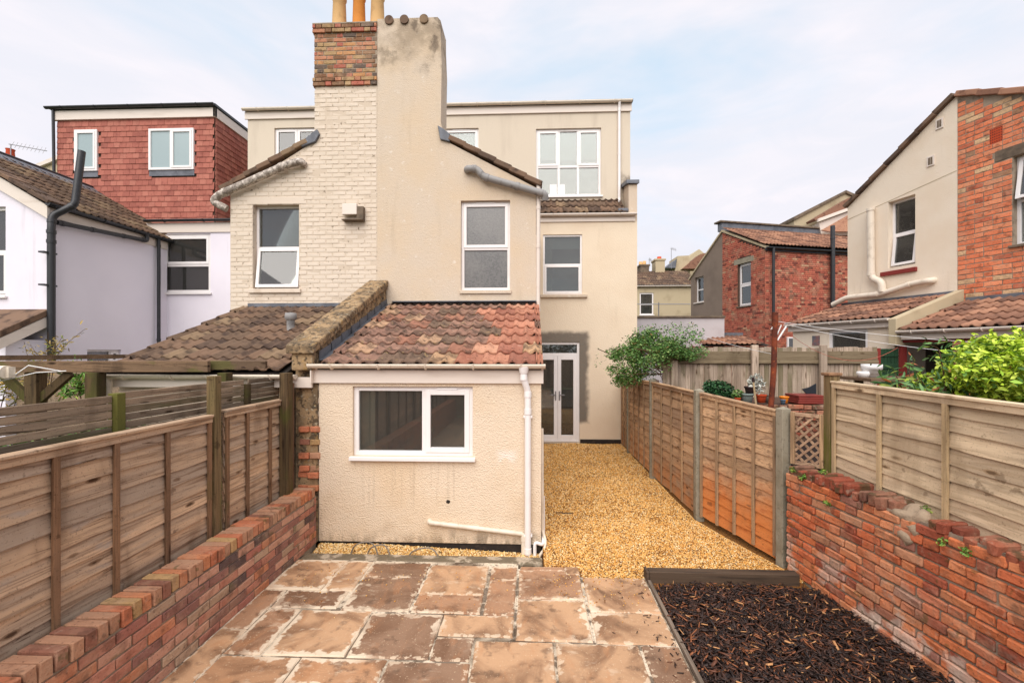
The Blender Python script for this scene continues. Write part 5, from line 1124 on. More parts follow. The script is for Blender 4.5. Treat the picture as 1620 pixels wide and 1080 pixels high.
# pipes on the side wall
st = thing('soil_stack', 'tall black soil pipe with offset neck on the lilac wall', 'pipe', (-8.9, 8.4, 2.5))
a = FLi.px(73, 480)[0]
pipe('pipe', [FLi.p(FLi.px(96, 300)[0]-.0, FLi.px(100, 250)[1]+.1, .42), FLi.p(FLi.px(88, 300)[0], 4.95, .38), FLi.p(a+.02, 4.72, .10), FLi.p(a, 4.5, .10), FLi.p(a, 0, .10)], .062, m_black, st, collars=[(1, .12), (2, .5), (3, .02), (3, .06)], rb=.1, seg=14)
pb_ = thing('branch_pipe', 'black branch pipe sloping along the top of the lilac wall', 'pipe', (-8.9, 9, 4.5))
c0, c1 = FLi.px(82, 352), FLi.px(226, 381)
pipe('pipe', [FLi.p(c0[0], c0[1], .10), FLi.p(c1[0], c1[1], .10), FLi.p(c1[0]+.0, c1[1]+.12, .10), FLi.p(c1[0]-.1, c1[1]+.2, .06)], .045, m_black, pb_, collars=[(0, .05), (0, .35), (0, .7), (0, .95)], seg=12)
dp4 = thing('downpipe', 'slim black downpipe in the inner corner of the lilac house', 'downpipe', (-8.9, 10.7, 2.5))
c = FLi.px(246, 450)[0]; pipe('pipe', [FLi.p(c, 4.92, .08), FLi.p(c, 0, .08)], .038, m_black, dp4, collars=[(0, .04), (0, .5)])
for v in (4.0, 3.4): obj('clip', MB().box(FLi, a-.14, a+.1, v, v+.03, .0, .11), m_black, st)
# aerial and chimney far left
Q = Fr((0, 13.5, 0))
ch = thing('brick_chimney', 'red brick chimney just showing at the far left roof ridge', 'chimney', (-14, 13.5, 7))
q = Q.bx(-30, 240, 11, 262); cbx = Fr((q[0], 13.5, 0)); emit('brick', brick_specs(Q, q[0], q[1], 6.0, q[3]-.1, brick_set(m_brick_m, k=3), proud=.006, jit=.002), ch)
obj('stack', MB().box(Q, q[0], q[1], 5.0, q[3]-.1, -.6, 0), m_mortar_d, ch); obj('pot', MB().lathe(Q.p(q[1]-.25, q[3]-.1, -.3), [(.12, 0), (.1, .25), (.12, .3)], 12), m_terra, ch)
def aerial(name, label, fr, x, y0, y1, boom, m=m_steel):
    t = thing(name, label, 'aerial', fr.p(fr.px(x, y0)[0], fr.px(x, y0)[1])); u, vb = fr.px(x, y0); vt = fr.px(x, y1)[1]
    obj('mast', MB().tube([fr.p(u, vb), fr.p(u, vt)], .016, 6), m, t)
    ub, vb2 = fr.px(*boom); obj('boom', MB().tube([fr.p(u-.06, vt), fr.p(ub, vb2)], .012, 6), m, t)
    mb = MB(); n_ = 9
    for i in range(n_):
        p = fr.p(u, vt).lerp(fr.p(ub, vb2), (i+.4)/n_); mb.tube([p+Vector((0, -.05, -.11)), p+Vector((0, .05, .11))], .006, 4)
    obj('element', mb, m, t)
aerial('tv_aerial', 'long thin television aerial against the sky at far left', Q, 17, 262, 228, (74, 239))
gb = thing('distant_gable', 'pale gable peak showing between the lilac roof and the tiled dormer', 'house', (-16, 16, 5))
Q2 = Fr((0, 17, 0)); obj('wall', MB().prism(Q2, [Q2.px(40, 300), Q2.px(150, 300), Q2.px(150, 230), Q2.px(92, 254), Q2.px(62, 264)], -6, 0), m_buff, gb)
obj('verge', MB().prism(Q2, [Q2.px(60, 268), Q2.px(150, 232), Q2.px(150, 225), Q2.px(58, 263)], -6, .12), m_fascia, gb)

# ================================================================= PERGOLA AND LEFT GARDEN
pg = thing('pergola', 'dark weathered timber pergola beam on posts behind the slat fence', 'pergola', (-4.5, 5.2, 0))
A = Vector((-6.6, 4.75, 0)); Bp = Vector((-3.05, 5.0, 0))
zb0 = 2.2-(579-555)/720*5.2
obj('beam', MB().bar((-6.9, 4.72, zb0), (-3.6, 4.95, zb0), .06, .125), m_perg, pg, bevel=.006)
obj('beam', MB().bar((-4.2, 5.0, zb0+.01), (-3.02, 5.08, zb0+.01), .05, .10), m_perg, pg, bevel=.006)
for xx, r_ in ((55, .07), (150, .07), (355, .05), (452, .045)):
    f = Fr((0, 4.86, 0)); u = f.px(xx, 600)[0]; y_ = 4.86
    obj('post', MB().wbox(u-r_, u+r_, y_-.05, y_+.07, 0, zb0-.065), m_pergz, pg, bevel=.006)
f = Fr((0, 4.88, 0)); u = f.px(55, 600)[0]
obj('brace', MB().bar((u+.02, 4.88, 1.62), (u+.42, 4.88, zb0-.07), .05, .09), m_pergz, pg, bevel=.004); obj('brace', MB().bar((u-.02, 4.88, 1.62), (u-.4, 4.88, zb0-.07), .05, .09), m_pergz, pg, bevel=.004)
obj('rafter', MB().bar((-6.4, 3.9, zb0+.09), (-6.2, 7.2, zb0+.09), .05, .06), m_perg, pg)
cl = thing('line_reel', 'cream plastic clothes line reel with white cord at the left edge', 'line reel', (-4.9, 4.3, 2.1))
f = Fr((0, 4.3, 0)); q = f.bx(-14, 577, 20, 600)
obj('casing', MB().tube([f.p(q[0], (q[2]+q[3])/2, .05), f.p((q[0]+q[1])/2, (q[2]+q[3])/2, .05), f.p(q[1], (q[2]+q[3])/2, .05)], .066, 16), m_gutter, cl)
obj('arm', MB().box(f, q[1], q[1]+.03, q[2]+.02, q[3]-.02, 0, .06), m_gutter, cl)
obj('cord', MB().tube([f.p(*f.px(0, 603)), f.p(*f.px(40, 590), -.1), f.p(*f.px(72, 588), -.2)], .005, 5).tube([f.p(*f.px(25, 592)), f.p(*f.px(45, 578)), f.p(*f.px(66, 589), -.2)], .006, 5), m_wire, cl)
def sprigs(name, label, cat, base, stems, leafn, size, m, sm=l_stem, spread=.03, r=.006):
    t = thing(name, label, cat, base); mb = MB(); pts = []
    for st_ in stems:
        P = bend(st_, .2, 4); mb.tube(P, [r*(1-.7*i/len(P)) for i in range(len(P))], 5)
        P = [Vector(p) for p in P]
        for _ in range(leafn):
            k = random.uniform(.3, 1)*(len(P)-1); i = min(int(k), len(P)-2); p = P[i].lerp(P[i+1], k-i); pts.append((p.x+random.gauss(0, spread), p.y+random.gauss(0, spread), p.z+random.gauss(0, spread)))
    obj('stem', mb, sm, t); pts = np.array(pts); s_ = size*(.6+.8*np.random.rand(len(pts)))
    scatter('foliage', pts, np.stack([s_*.55, s_, s_], 1), LEAF_V, LEAF_F, m, 1.3, t); return t
f = Fr((0, 5.9, 0)); pp = lambda x, y, w_=0: f.p(*f.px(x, y), w_)
sprigs('bamboo', 'dry yellow bamboo sprays rising behind the pergola beam', 'bamboo', (-5.8, 5.9, 0), [[pp(70, 640), pp(68, 575), pp(48, 545)], [pp(72, 640), pp(76, 575), pp(76, 525)], [pp(74, 640), pp(90, 555), pp(135, 520)], [pp(73, 640), pp(82, 560), pp(100, 530)], [pp(60, 640), pp(50, 590), pp(38, 540)]], 45, .035, l_bamb, spread=.035)
sprigs('climber', 'fresh green climber leaves around the pergola post', 'climbing plant', (-5.1, 5.2, 0), [[pp(130, 640), pp(125, 610), pp(108, 592)], [pp(130, 640), pp(120, 600), pp(122, 566)], [pp(128, 640), pp(112, 615), pp(100, 622)], [pp(118, 640), pp(132, 600), pp(143, 590)]], 60, .05, l_wist, spread=.06)
sprigs('shrub', 'yellowing shrub seen under the pergola at the left edge', 'shrub', (-6, 5.2, 0), [[pp(0, 650), pp(10, 610), pp(5, 590)], [pp(20, 650), pp(30, 620), pp(38, 605)], [pp(-20, 650), pp(-5, 620), pp(20, 600)], [pp(60, 650), pp(66, 620), pp(62, 608)]], 90, .04, l_yel, spread=.09)
fx = Fr((-3.3, 0, 0), (1, 0))
gx = thing('weed_clump', 'green weeds growing low behind the slat fence gaps', 'plants', (-3.2, 2.8, 1.5)); leaves('foliage', [(-3.25, y_, 1.50, .12, .3, .14, 1) for y_ in (2.3, 2.7, 3.1, 3.5)], 1400, .03, l_vine, gx)
obj('low_wall', MB().wbox(-9, -5.2, 7.6, 7.7, 0, 1.9), m_slat).__setitem__('label', 'dark low timber screen under the pergola beam'); bpy.data.objects['low_wall']['category'] = 'screen'

# ================================================================= RIGHT NEIGHBOURS' GARDEN
cf = thing('closeboard_fence', 'tall greyish closeboard fence with concrete posts behind the flower pots', 'fence', (4.5, 11.5, .9))
F4 = Fr((0, 7.9, 0)); ct = F4.px(1200, 549)[1]; cu0 = F4.px(1052, 590)[0]; cu1 = F4.px(1399, 590)[0]
u = cu0
while u < cu1-.12:
    wd = .077; me = rounded_brick(wd, .014, ct-1.22, .003, m_cb, .002, 'board')
    piece('board', me, mat4(F4.rot() @ Matrix.Rotation(.05, 3, 'Z'), F4.p(u, (ct+1.22)/2+random.uniform(-.012, .008), random.uniform(-.004, .004)-.01)), cf); u += .0775
obj('rail', MB().box(F4, cu0, cu1-.12, ct-.28, ct-.22, .012, .05), m_cbx, cf, bevel=.01)
obj('rail', MB().box(F4, cu0, cu1-.12, ct-.219, ct-.07, .012, .022), m_cbx, cf, bevel=.01)
obj('gravel_board', MB().box(F4, cu0, cu1-.12, 1.2, 1.32, .012, .03), m_cbx, cf, bevel=.006)
for xx in (1064, 1190, 1297):
    u = F4.px(xx, 590)[0]; obj('post', MB().box(F4, u-.055, u+.055, .9, ct+.035, .052, .12), m_cb, cf, bevel=.012)
cp = thing('clothes_post', 'rusty steel clothes line post with white ties at its top', 'clothes post', (3.6, 6.45, .9))
f = Fr((0, 6.45, 0)); P = lambda x, y, w_=0: f.p(*f.px(x, y), w_)
obj('post', MB().tube([P(1218, 668), P(1224, 585), P(1226, 508)], .036, 12), m_rust, cp)
obj('collar', MB().tube([P(1226, 512), P(1226, 494)], .041, 12), m_rust, cp)
obj('tie', MB().tube([P(1230, 538), P(1244, 516)], .012, 6).tube([P(1229, 530), P(1236, 514)], .008, 6).tube([P(1224, 515), P(1219, 521), P(1226, 519)], .008, 6), m_wire, cp)
E2 = Vector((9.5, 5.2, 2.35))
def line(name, label, p, q_, sag, m_, r_=.0032):
    tag(obj(name, MB().tube([Vector(p).lerp(Vector(q_), t/14)+Vector((0, 0, -sag*4*(t/14)*(1-t/14))) for t in range(15)], r_, 5), m_), label, 'clothes line')
f5 = Fr((0, 6.2, 0))
line('washing_line', 'upper white washing line running right from the rusty post', P(1227, 508), f5.p(*f5.px(1625, 545)), .05, m_wire)
line('washing_line', 'lower white washing line running right from the rusty post', P(1240, 512), f5.p(*f5.px(1560, 560)), .06, m_wire)
f6 = Fr((0, 7.5, 0)); line('washing_line', 'pinkish red washing line dipping across the closeboard fence', P(1237, 518), f6.p(*f6.px(1420, 550)), .32, m_rwire)
f7 = Fr((0, 5.5, 0)); line('washing_line', 'faint white line from the white wall to the clothes post', Fr((0, 14, 0)).p(*Fr((0, 14, 0)).px(1055, 505)), P(1222, 560), .1, m_wire, .004)
# planter wall and pots
pw = thing('planter_wall', 'rubbly red brick planter wall under the row of flower pots', 'brick wall', (4.6, 8.6, .9))
F5 = Fr((0, 6.6, 0)); pz = F5.px(1230, 640)[1]; a0 = F5.px(1150, 640)[0]; a1 = F5.px(1335, 640)[0]
obj('mortar_core', MB().box(F5, a0, a1, .9, pz-.01, -1.22, -.01), m_mortar_d, pw)
emit('brick', brick_specs(F5, a0, a1, pz-.453, pz, brick_set(m_brick_rc, ch=.008, jit=.006), proud=.01, jit=.006, flemish=True), pw)
def pot(name, label, x, y0, y1, rpx, m_, w_=-.12, cat='flower pot', fr=F5):
    u, vb = fr.px(x, y1); vt = fr.px(x, y0)[1]; r_ = abs(fr.px(x+rpx, y0)[0]-fr.px(x-rpx, y0)[0])/2; vb = max(vb, pz) if fr is F5 else vb
    t = thing(name, label, cat, fr.p(u, vb, w_)); h = vt-vb
    obj('body', MB().lathe(fr.p(u, vb, w_), [(0, 0), (r_*.72, 0), (r_*.92, h*.78), (r_*.92, h*.8)], 18), m_, t)
    obj('rim', MB().lathe(fr.p(u, vb, w_), [(r_*.92, h*.78), (r_*1.04, h*.78), (r_*1.04, h), (r_*.9, h), (r_*.86, h*.85), (0, h*.85)], 18), m_, t)
    return fr.p(u, vt, w_)
p1_ = pot('plant_pot', 'bright terracotta pot holding the silvery plant beside the rusty post', 1211, 625, 638, 8, m_terra)
p2_ = pot('plant_pot', 'grey green pot with a dark pot stacked on it', 1188, 623, 640, 10, m_greypot)
pot('plant_pot', 'dark brown pot standing in the top of the grey green pot', 1187, 611, 623, 9, m_darkpot, fr=Fr((0, 6.72, 0)), w_=0)
p3_ = pot('plant_pot', 'small terracotta pot nearest the rounded dark green bush', 1173, 630, 638, 5, m_terra)
pot('plant_pot', 'orange plastic pot beside the stack of red sheets', 1248, 628, 639, 7, m_orange)
pot('plant_pot', 'small blue grey pot left of the orange plastic pot', 1240, 632, 640, 4, mat('blue_grey_pot', C(100, 120, 140, .55), rough=.6), w_=-.02)
pot('plant_pot', 'pale pot half hidden right of the rusty post', 1232, 626, 640, 6, m_greyrender, w_=-.3)
leafy = thing('silver_plant', 'spiky silver-white plant in the bright terracotta pot', 'plant', p1_)
leaves('foliage', [(p1_.x-.07, p1_.y, p1_.z+.15, .12, .08, .16, 1)], 260, .026, l_silver, leafy)
tl = thing('pot_plant', 'small green sprig in the terracotta pot nearest the bush', 'plant', p3_); leaves('foliage', [(p3_.x, p3_.y, p3_.z+.05, .08, .06, .07, 1)], 120, .022, l_vine, tl)
tc_ = thing('cane', 'pale wooden stake with a dark knob leaning among the pots', 'stake', (4.5, 8.5, 1)); obj('shaft', MB().tube([P(1196, 642), P(1192, 604)], .013, 8), m_wpz, tc_); obj('knob', MB().tube([P(1192, 604), P(1191, 597)], .02, 8), m_darkpot, tc_)
rs = thing('sheet_stack', 'stack of flat dark red plastic trays on the planter wall', 'trays', (5.4, 8.5, 1.2))
for i in range(4):
    q = F5.bx(1264+i*1.5-(2 if i == 3 else 0), 636-3.4*i, 1308, 639-3.4*i); obj('tray', MB().box(F5, q[0], q[1], q[2], q[3], -.4, -.02-.01*i), m_redstack, rs, bevel=.004)
tag(obj('black_sheet', MB().prism(F5, [F5.px(1288, 618), F5.px(1298, 629), F5.px(1311, 630), F5.px(1311, 609), F5.px(1300, 615)], -.3, -.28), m_blacksheet), 'folded black plastic sheet leaning above the red trays', 'sheet')
bsh = thing('bush', 'rounded dark green bush behind the honey coloured fence', 'bush', (4.0, 8.9, .9))
f = Fr((0, 7.0, 0)); c = f.p(*f.px(1136, 622)); c2 = f.p(*f.px(1152, 634))
leaves('foliage', [(c.x, c.y, c.z-.02, .26, .22, .22, 3), (c2.x, c2.y, c2.z-.05, .24, .22, .16, 2), (c.x-.12, c.y, c.z+.08, .1, .1, .12, .5), (c.x, c.y, c.z-.25, .25, .22, .22, 1)], 5200, .024, l_dark, bsh)
obj('stem', MB().tube([(c.x, c.y, .9), (c.x, c.y, c.z)], .03, 6).tube([(c.x, c.y, 1.0), (c2.x, c2.y, c2.z)], .02, 6), l_stem, bsh)
# vine over the corner
vn = thing('vine', 'sprawling green climber over the fence corner against the cream wall', 'climbing plant', (2.5, 8.4, 0))
f = Fr((0, 9.4, 0)); bl_ = []
for (x_, y_, rx, rz, wt) in ((985, 575, .28, .42, 2), (1005, 550, .32, .27, 2), (1030, 540, .4, .25, 3), (1060, 550, .38, .2, 2), (1082, 560, .2, .12, 1), (1020, 565, .38, .35, 3), (1045, 572, .3, .25, .8), (990, 598, .2, .2, 1), (1072, 545, .2, .12, .7), (975, 560, .14, .14, .5), (1012, 590, .3, .3, 1.2)):
    f = Fr((0, 8.7 if x_ < 1040 else 7.72, 0)); k_ = .9 if x_ < 1040 else .8
    c = f.p(*f.px(x_, y_)); bl_.append((c.x, c.y+random.uniform(-.12, .12), c.z, rx*k_, .22, rz*k_, wt))
leaves('foliage', clump(bl_, 95, .11), 9500, .022, l_vine, vn)
leaves('foliage', bl_, 3000, .02, l_vine, vn)
leaves('foliage', [(b[0]+random.gauss(0,.12), b[1]-.1, b[2]+random.gauss(.03,.12), b[3]*1.25, b[4], b[5]*1.3, b[6]) for b in bl_], 2600, .022, l_vine, vn)
pts = blob_points(bl_, 30); mb = MB(); tr_ = []; rt = Vector((2.5, 8.4, .3))
for p in pts:
    p = Vector(p); mid_ = Vector((2.35+.3*random.random(), 8.3, 1.8)); tip = p+Vector((random.gauss(0, .15), random.gauss(0, .1), random.uniform(0, .16)))
    e_ = tip+Vector((random.gauss(0, .16), random.gauss(0, .08), random.choice([.1, -.25, -.3])))
    tr_ += [tuple(tip.lerp(e_, t/14)+Vector((random.gauss(0, .018), random.gauss(0, .018), random.gauss(0, .018)-.06*(t/14)**2))) for t in range(15)]
    mb.tube(bend([rt, mid_, p, tip], .3, 4), [.02]*2+[.008]*(len(bend([rt, mid_, p, tip], .3, 4))-2), 5)
obj('stem', mb, l_stem, vn)
tr_ = np.array(tr_); s_ = .02*(.6+.8*np.random.rand(len(tr_))); scatter('foliage', tr_, np.stack([s_*.8, s_, s_], 1), LEAF_V, LEAF_F, l_vine, 1.3, vn)
# lime shrub and mixed leafy plants behind the pale fence
ls = thing('lime_shrub', 'bright lime green leafy shrub behind the pale fence at right', 'shrub', (4.6, 4.2, .8))
f = Fr((0, 4.3, 0)); bl_ = []
for (x_, y_, rx, rz, wt) in ((1560, 590, .42, .22, 3), (1600, 570, .4, .26, 3), (1640, 580, .5, .35, 3), (1515, 592, .16, .12, .7), (1580, 620, .6, .2, 3), (1575, 548, .2, .08, .6), (1700, 590, .5, .4, 2), (1545, 566, .14, .08, .5)):
    c = f.p(*f.px(x_, y_+4)); bl_.append((c.x, c.y+random.uniform(-.25, .3), c.z, rx, .4, rz, wt))
leaves('foliage', clump(bl_, 120, .09), 11000, .026, l_lime, ls); leaves('foliage', bl_, 5000, .03, l_lime, ls)
for (x_, y_) in ((1520, 548), (1545, 530), (1575, 520), (1500, 570), (1610, 518)):
    c = f.p(*f.px(x_, y_)); leaves('foliage', [(c.x+(t-3)*.012, c.y, c.z-t*.03, .02, .02, .02, 1) for t in range(6)], 28, .022, l_lime, ls)
obj('stem', MB().tube([(4.4, 4.3, .8), (4.5, 4.3, 2.0)], .02, 6).tube([(4.8, 4.3, .8), (4.9, 4.3, 2.0)], .02, 6), l_stem, ls)
pr2 = lambda x_, y_, w_=0: f.p(*f.px(x_, y_), w_)
sprigs('rose_bush', 'thin rose stems with green and browned leaves before the green door', 'rose bush', (3.9, 4.3, .8), [[pr2(1440, 680), pr2(1440, 620), pr2(1438, 570)], [pr2(1500, 680), pr2(1495, 600), pr2(1485, 550), pr2(1470, 545)], [pr2(1450, 680), pr2(1420, 610), pr2(1400, 600)], [pr2(1480, 680), pr2(1470, 620), pr2(1450, 590)], [pr2(1460, 680), pr2(1490, 620), pr2(1510, 590)], [pr2(1430, 680), pr2(1430, 620), pr2(1415, 588)], [pr2(1520, 680), pr2(1500, 620), pr2(1530, 590)]], 42, .045, l_rose, spread=.07, r=.008)
# ================================================================= RIGHT ROW OF HOUSES
NR = (-.967, -.255)
H1 = Fr((8.05, 8.94, 0), NR)         # end plane: cream for u<0, brick for u>0
cr_h = thing('cream_gable_house', 'cream roughcast half gable house on the right with tilted-open window', 'house', (8, 9.5, 0))
bk_h = thing('orange_brick_house', 'orange brick half gable house at the right edge', 'house', (8.5, 8, 0))
uL = H1.px(1341, 400)[0]; az_ = H1.px(1515, 150)[1]; ezl = H1.px(1343, 328)[1]
cw = H1.bx(1405, 316, 1448, 418); cw = (cw[0], cw[1], H1.px(1425, 421)[1], H1.px(1425, 314)[1])
m_creamr = mat('pale_cream_roughcast', C(240, 224, 204, .84), [dict(s=1.3, lo=.4, hi=.7, c=C(232, 210, 184, .78), f=.5), dict(s=(5, 5, .7), lo=.58, hi=.8, c=C(206, 184, 156, .6), f=.4)], bump=[(80, .5, .012, 'v')], rough=.95)
wall('wall', H1, [(uL, ezl), (-.001, az_)], m_creamr, [cw], .3, cr_h, bottom=.9)
obj('side_wall', MB().box(Fr(H1.p(uL, 0, -.301), (-H1.u.x, -H1.u.y)), -3, 0, .9, ezl-.05, -.2, 0) if False else MB().hexa([H1.p(uL, .9, -.301), H1.p(uL+.2, .9, -.301), H1.p(uL+.2, .9, -5), H1.p(uL, .9, -5), H1.p(uL, ezl-.05, -.301), H1.p(uL+.2, ezl-.05, -.301), H1.p(uL+.2, ezl-.05, -5), H1.p(uL, ezl-.05, -5)]), m_render, cr_h)
window(H1, cw, [(0, 1, .5, 1, 'f', g_grey), (0, 1, 0, .5, 7, g_grey)], cr_h, recess=.12, fw=.045, sill=False)
obj('window_sill', MB().box(H1, cw[0]-.14, cw[1]+.04, cw[2]-.16, cw[2]-.07, -.1, .05), m_redpaint, cr_h, bevel=.008)
obj('string_line', MB().prism(H1, [(uL, H1.px(1345, 347)[1]), (-.01, H1.px(1512, 271)[1]), (-.01, H1.px(1512, 271)[1]+.012), (uL, H1.px(1345, 347)[1]+.012)], 0, .004), m_buff, cr_h)
for (xx, yy_) in ((1487, 196), (1473, 255)):
    q = H1.bx(xx-6, yy_-8, xx+6, yy_+8); vt_ = obj('air_vent', MB().box(H1, q[0], q[1], q[2], q[3], .001, .02), m_fascia, cr_h, bevel=.004)
    for k in range(2): obj('grille', MB().box(H1, q[0]+.03+k*(q[1]-q[0]-.05)/2, q[0]+.03+(k+.8)*(q[1]-q[0]-.05)/2, q[2]+.03, q[3]-.03, .021, .024), m_sill, vt_)
verge(H1, (uL-.02, ezl-.02), (-.02, az_-.02), 7, m_tile_dk, cr_h, th=.09, w0=-.35, w1=.08)
verge(H1, (-.02, az_-.03), (2.3, az_-1.2), 7, m_tile_rb, bk_h, th=.10, w0=-.35, w1=.08)
obj('roof', MB().prism(H1, [(uL-.1, ezl-.03), (-.001, az_-.06), (-.001, az_), (uL-.1, ezl+.03)], -6, -.36), m_tile_dk, cr_h)
obj('roof', MB().prism(H1, [(.001, az_-.06), (2.4, az_-1.3), (2.4, az_-1.24), (.001, az_)], -6, -.36), m_tile_rb, bk_h)
bwn = (H1.px(1602, 320)[0], H1.px(1602, 320)[0]+.9, H1.px(1610, 387)[1], H1.px(1600, 249)[1])
wall('wall', H1, [(.001, az_-.01), (2.3, az_-1.2)], m_mortar, [bwn], .3, bk_h, bottom=.9)
ob_ = brick_set(m_brick_o, L=.256, H=.076, ch=.005, jit=.002, k=6)
vent = H1.bx(1566, 202, 1586, 226)
emit('brick', brick_specs(H1, .0, 1.55, 2.9, az_, ob_, proud=.007, top=lambda u: az_-.01-1.19/2.3*u, holes=[bwn, (bwn[0]-.25, 3, bwn[3], bwn[3]+.2), (vent[0], vent[1], vent[2], vent[3])], jit=.002, course=.09, mod=.268, heads=5), bk_h, 300)
window(H1, bwn, [(0, 1, .5, 1, 9, g_grey), (0, 1, 0, .5, 'f', g_blue)], bk_h, recess=.1, fw=.05, sill=True, sill_m=m_sill)
obj('lintel', MB().box(H1, bwn[0]-.24, bwn[1]+.2, bwn[3]+.001, bwn[3]+.19, -.2, .008), m_sill, bk_h, bevel=.006)
av = obj('air_brick', MB().box(H1, *vent, -.03, .004), m_terra, bk_h)
mbv = MB()
for i in range(6):
    for j in range(6):
        a = vent[0]+(vent[1]-vent[0])*(i+.3)/6; b = vent[2]+(vent[3]-vent[2])*(j+.3)/6; mbv.box(H1, a, a+(vent[1]-vent[0])*.07, b, b+(vent[3]-vent[2])*.07, .0045, .006)
obj('hole', mbv, m_damp, av)
# pipes on the cream gable
vp = thing('vent_pipe', 'vertical cream pipe with a swan neck beside the cream gable window', 'pipe', (7.6, 10, 3.5))
pipe('pipe', [H1.p(*H1.px(1383, 330), .10), H1.p(*H1.px(1384, 440), .10), H1.p(*H1.px(1402, 446), .12), H1.p(*H1.px(1403, 462), .12)], .07, m_gutter, vp, collars=[(0, .02), (0, .95)], rb=.12)
vp2 = thing('waste_pipe', 'cream pipe sloping along the foot of the cream gable', 'pipe', (7.6, 10, 3.2))
pipe('pipe', [H1.p(*H1.px(1478, 443), -.03), H1.p(*H1.px(1477, 444), .1), H1.p(*H1.px(1450, 449), .1), H1.p(*H1.px(1400, 465), .1), H1.p(*H1.px(1345, 471), .1), H1.p(*H1.px(1323, 482), .1)], .06, m_gutter, vp2, collars=[(2, .1), (3, .1)], rb=.08)
# lean-tos in front
EO = 1.6
def lean_to(parent, u0, u1, ztop, zeave, m_tile, seed, gut=m_fascia):
    dz_ = zeave-ztop; S_ = (-H1.n*EO+Vector((0, 0, ztop-zeave))); L_s = S_.length
    o = H1.p(u0, zeave, EO)
    ts = variants(lambda: tile_mesh(m_tile), 4)
    emit('roof_tile', tile_specs(o, H1.u, S_, u1-u0, L_s, lambda u, s: random.choice(ts), gauge=L_s/5), parent)
    obj('roof_deck', MB().add([H1.p(u0, zeave-.05, EO-.05), H1.p(u1, zeave-.05, EO-.05), H1.p(u1, ztop-.04, 0.0), H1.p(u0, ztop-.04, .0)], [(0,1,2,3)]), m_damp, parent)
    FG = Fr(H1.p(0, 0, EO-.12), NR)
    obj('fascia', MB().box(FG, u0-.02, u1+.0, zeave-.16, zeave-.01, 0, .03), gut, parent, bevel=.004)
    obj('gutter', gutter_mb(FG, u0-.03, u1+.02, zeave-.0, .055, .09, 5), gut, parent)
    obj('flashing', MB().box(H1, u0, u1, ztop-.0, ztop+.07, .002, .02), m_lead, parent)
    return FG
FG1 = lean_to(cr_h, H1.px(1332, 478)[0]+.0, -.06, 3.27, 2.80, m_tile_rb, 1)
FG2 = lean_to(bk_h, .14, 2.6, 3.12, 2.56, m_tile_rb, 2)
obj('party_parapet', MB().prism(Fr(H1.p(-.03, 0, 0), (H1.u.x, H1.u.y)), [(0.0, 2.3), (0.0, 3.3), (EO+.0, 2.75), (EO, 2.3)] if False else [(0, 2.3), (0, 3.35), (-EO, 2.78), (-EO, 2.3)], -.0, .14), m_buff, cr_h, bevel=.01)
lwn = FG1.bx(1308, 521, 1370, 552)
wall('lean_to_wall', Fr(H1.p(0, 0, EO-.16), NR), [(H1.px(1332, 478)[0]+.05, 2.72), (-.04, 2.72)], m_creamr, [(lwn[0], lwn[1], lwn[2]-.5, lwn[3])], .2, cr_h, bottom=.9)
window(Fr(H1.p(0, 0, EO-.16), NR), (lwn[0], lwn[1], lwn[2]-.5, lwn[3]), [(0, 1, .45, 1, 'f', g_dark), (0, 1, 0, .45, 'f', g_dark)], cr_h, recess=.02, fw=.06)
FGw = Fr(H1.p(0, 0, EO-.16), NR)
q = FGw.bx(1286, 531, 1297, 546); tag(obj('wall_plaque', MB().box(FGw, *q, .002, .02), mat('grey_picture', C(130, 130, 140, .5), [dict(s=9, lo=.4, hi=.6, c=C(176, 120, 110, .6), f=.8)], rough=.6)), 'small grey and pink plaque on the cream lean-to wall', 'plaque')
# shed front of the brick house: red lintel, dark opening, brick pier, open green door
a0_, a1_ = FGw.px(1428, 560)[0], FGw.px(1506, 560)[0]
obj('shed_back_wall', MB().box(FGw, a0_-.3, a1_+.3, .9, 2.5, -1.0, -.95), m_pebble, bk_h)
obj('shed_lintel', MB().box(FGw, .0, 2.6, 2.35, 2.47, -.1, 0.01), m_redpaint, bk_h, bevel=.006)
obj('door_frame', MB().box(FGw, a0_-.06, a0_, .9, 2.349, -.1, .01), m_redpaint, bk_h)
obj('shed_pier_core', MB().box(FGw, a1_, 2.6, .9, 2.34, -.2, -.01), m_mortar_d, bk_h)
emit('painted_red_brick', brick_specs(FGw, a1_, a1_+1.3, .93, 2.33, brick_set(m_brick_o, k=4), proud=.004), bk_h)
ob2 = MB().box(FGw, a0_-.0, 2.6, .88, .93, -1.0, .3); obj('shed_step', ob2, m_concrete, bk_h)
gd = thing('green_door', 'open green painted plank door with red edge by the dark shed opening', 'door', (6.6, 8.4, .9))
FD_ = Fr((FGw.p(a0_-.06, 0, .03).x, FGw.p(a0_-.06, 0, .03).y, 0), (0, -1)); dw = FD_.px(1392, 570)[0]
mbd = MB(); nbd = 5; wdt = (0-dw)
for i in range(nbd): obj('plank', MB().box(FD_, dw+wdt*i/nbd+.003, dw+wdt*(i+1)/nbd-.003, 1.0, 2.24, -.015, .015), m_green_door, gd, bevel=.003)
for v in (1.25, 1.88, 2.1): obj('ledge', MB().box(FD_, dw+.01, -.01, v, v+.09 if v != 2.1 else v+.02, .016, .035), m_green_door, gd, bevel=.004)
obj('edge_strip', MB().box(FD_, dw-.06, dw, 1.0, 2.25, -.02, .02), m_redpaint, gd)
f = Fr((0, 6.9, 0)); tb = thing('white_tub', 'white ribbed plastic tub on the garden table by the green door', 'tub', f.p(*f.px(1379, 597)))
u_, v_ = f.px(1379, 596); h_ = f.px(1379, 576)[1]-v_
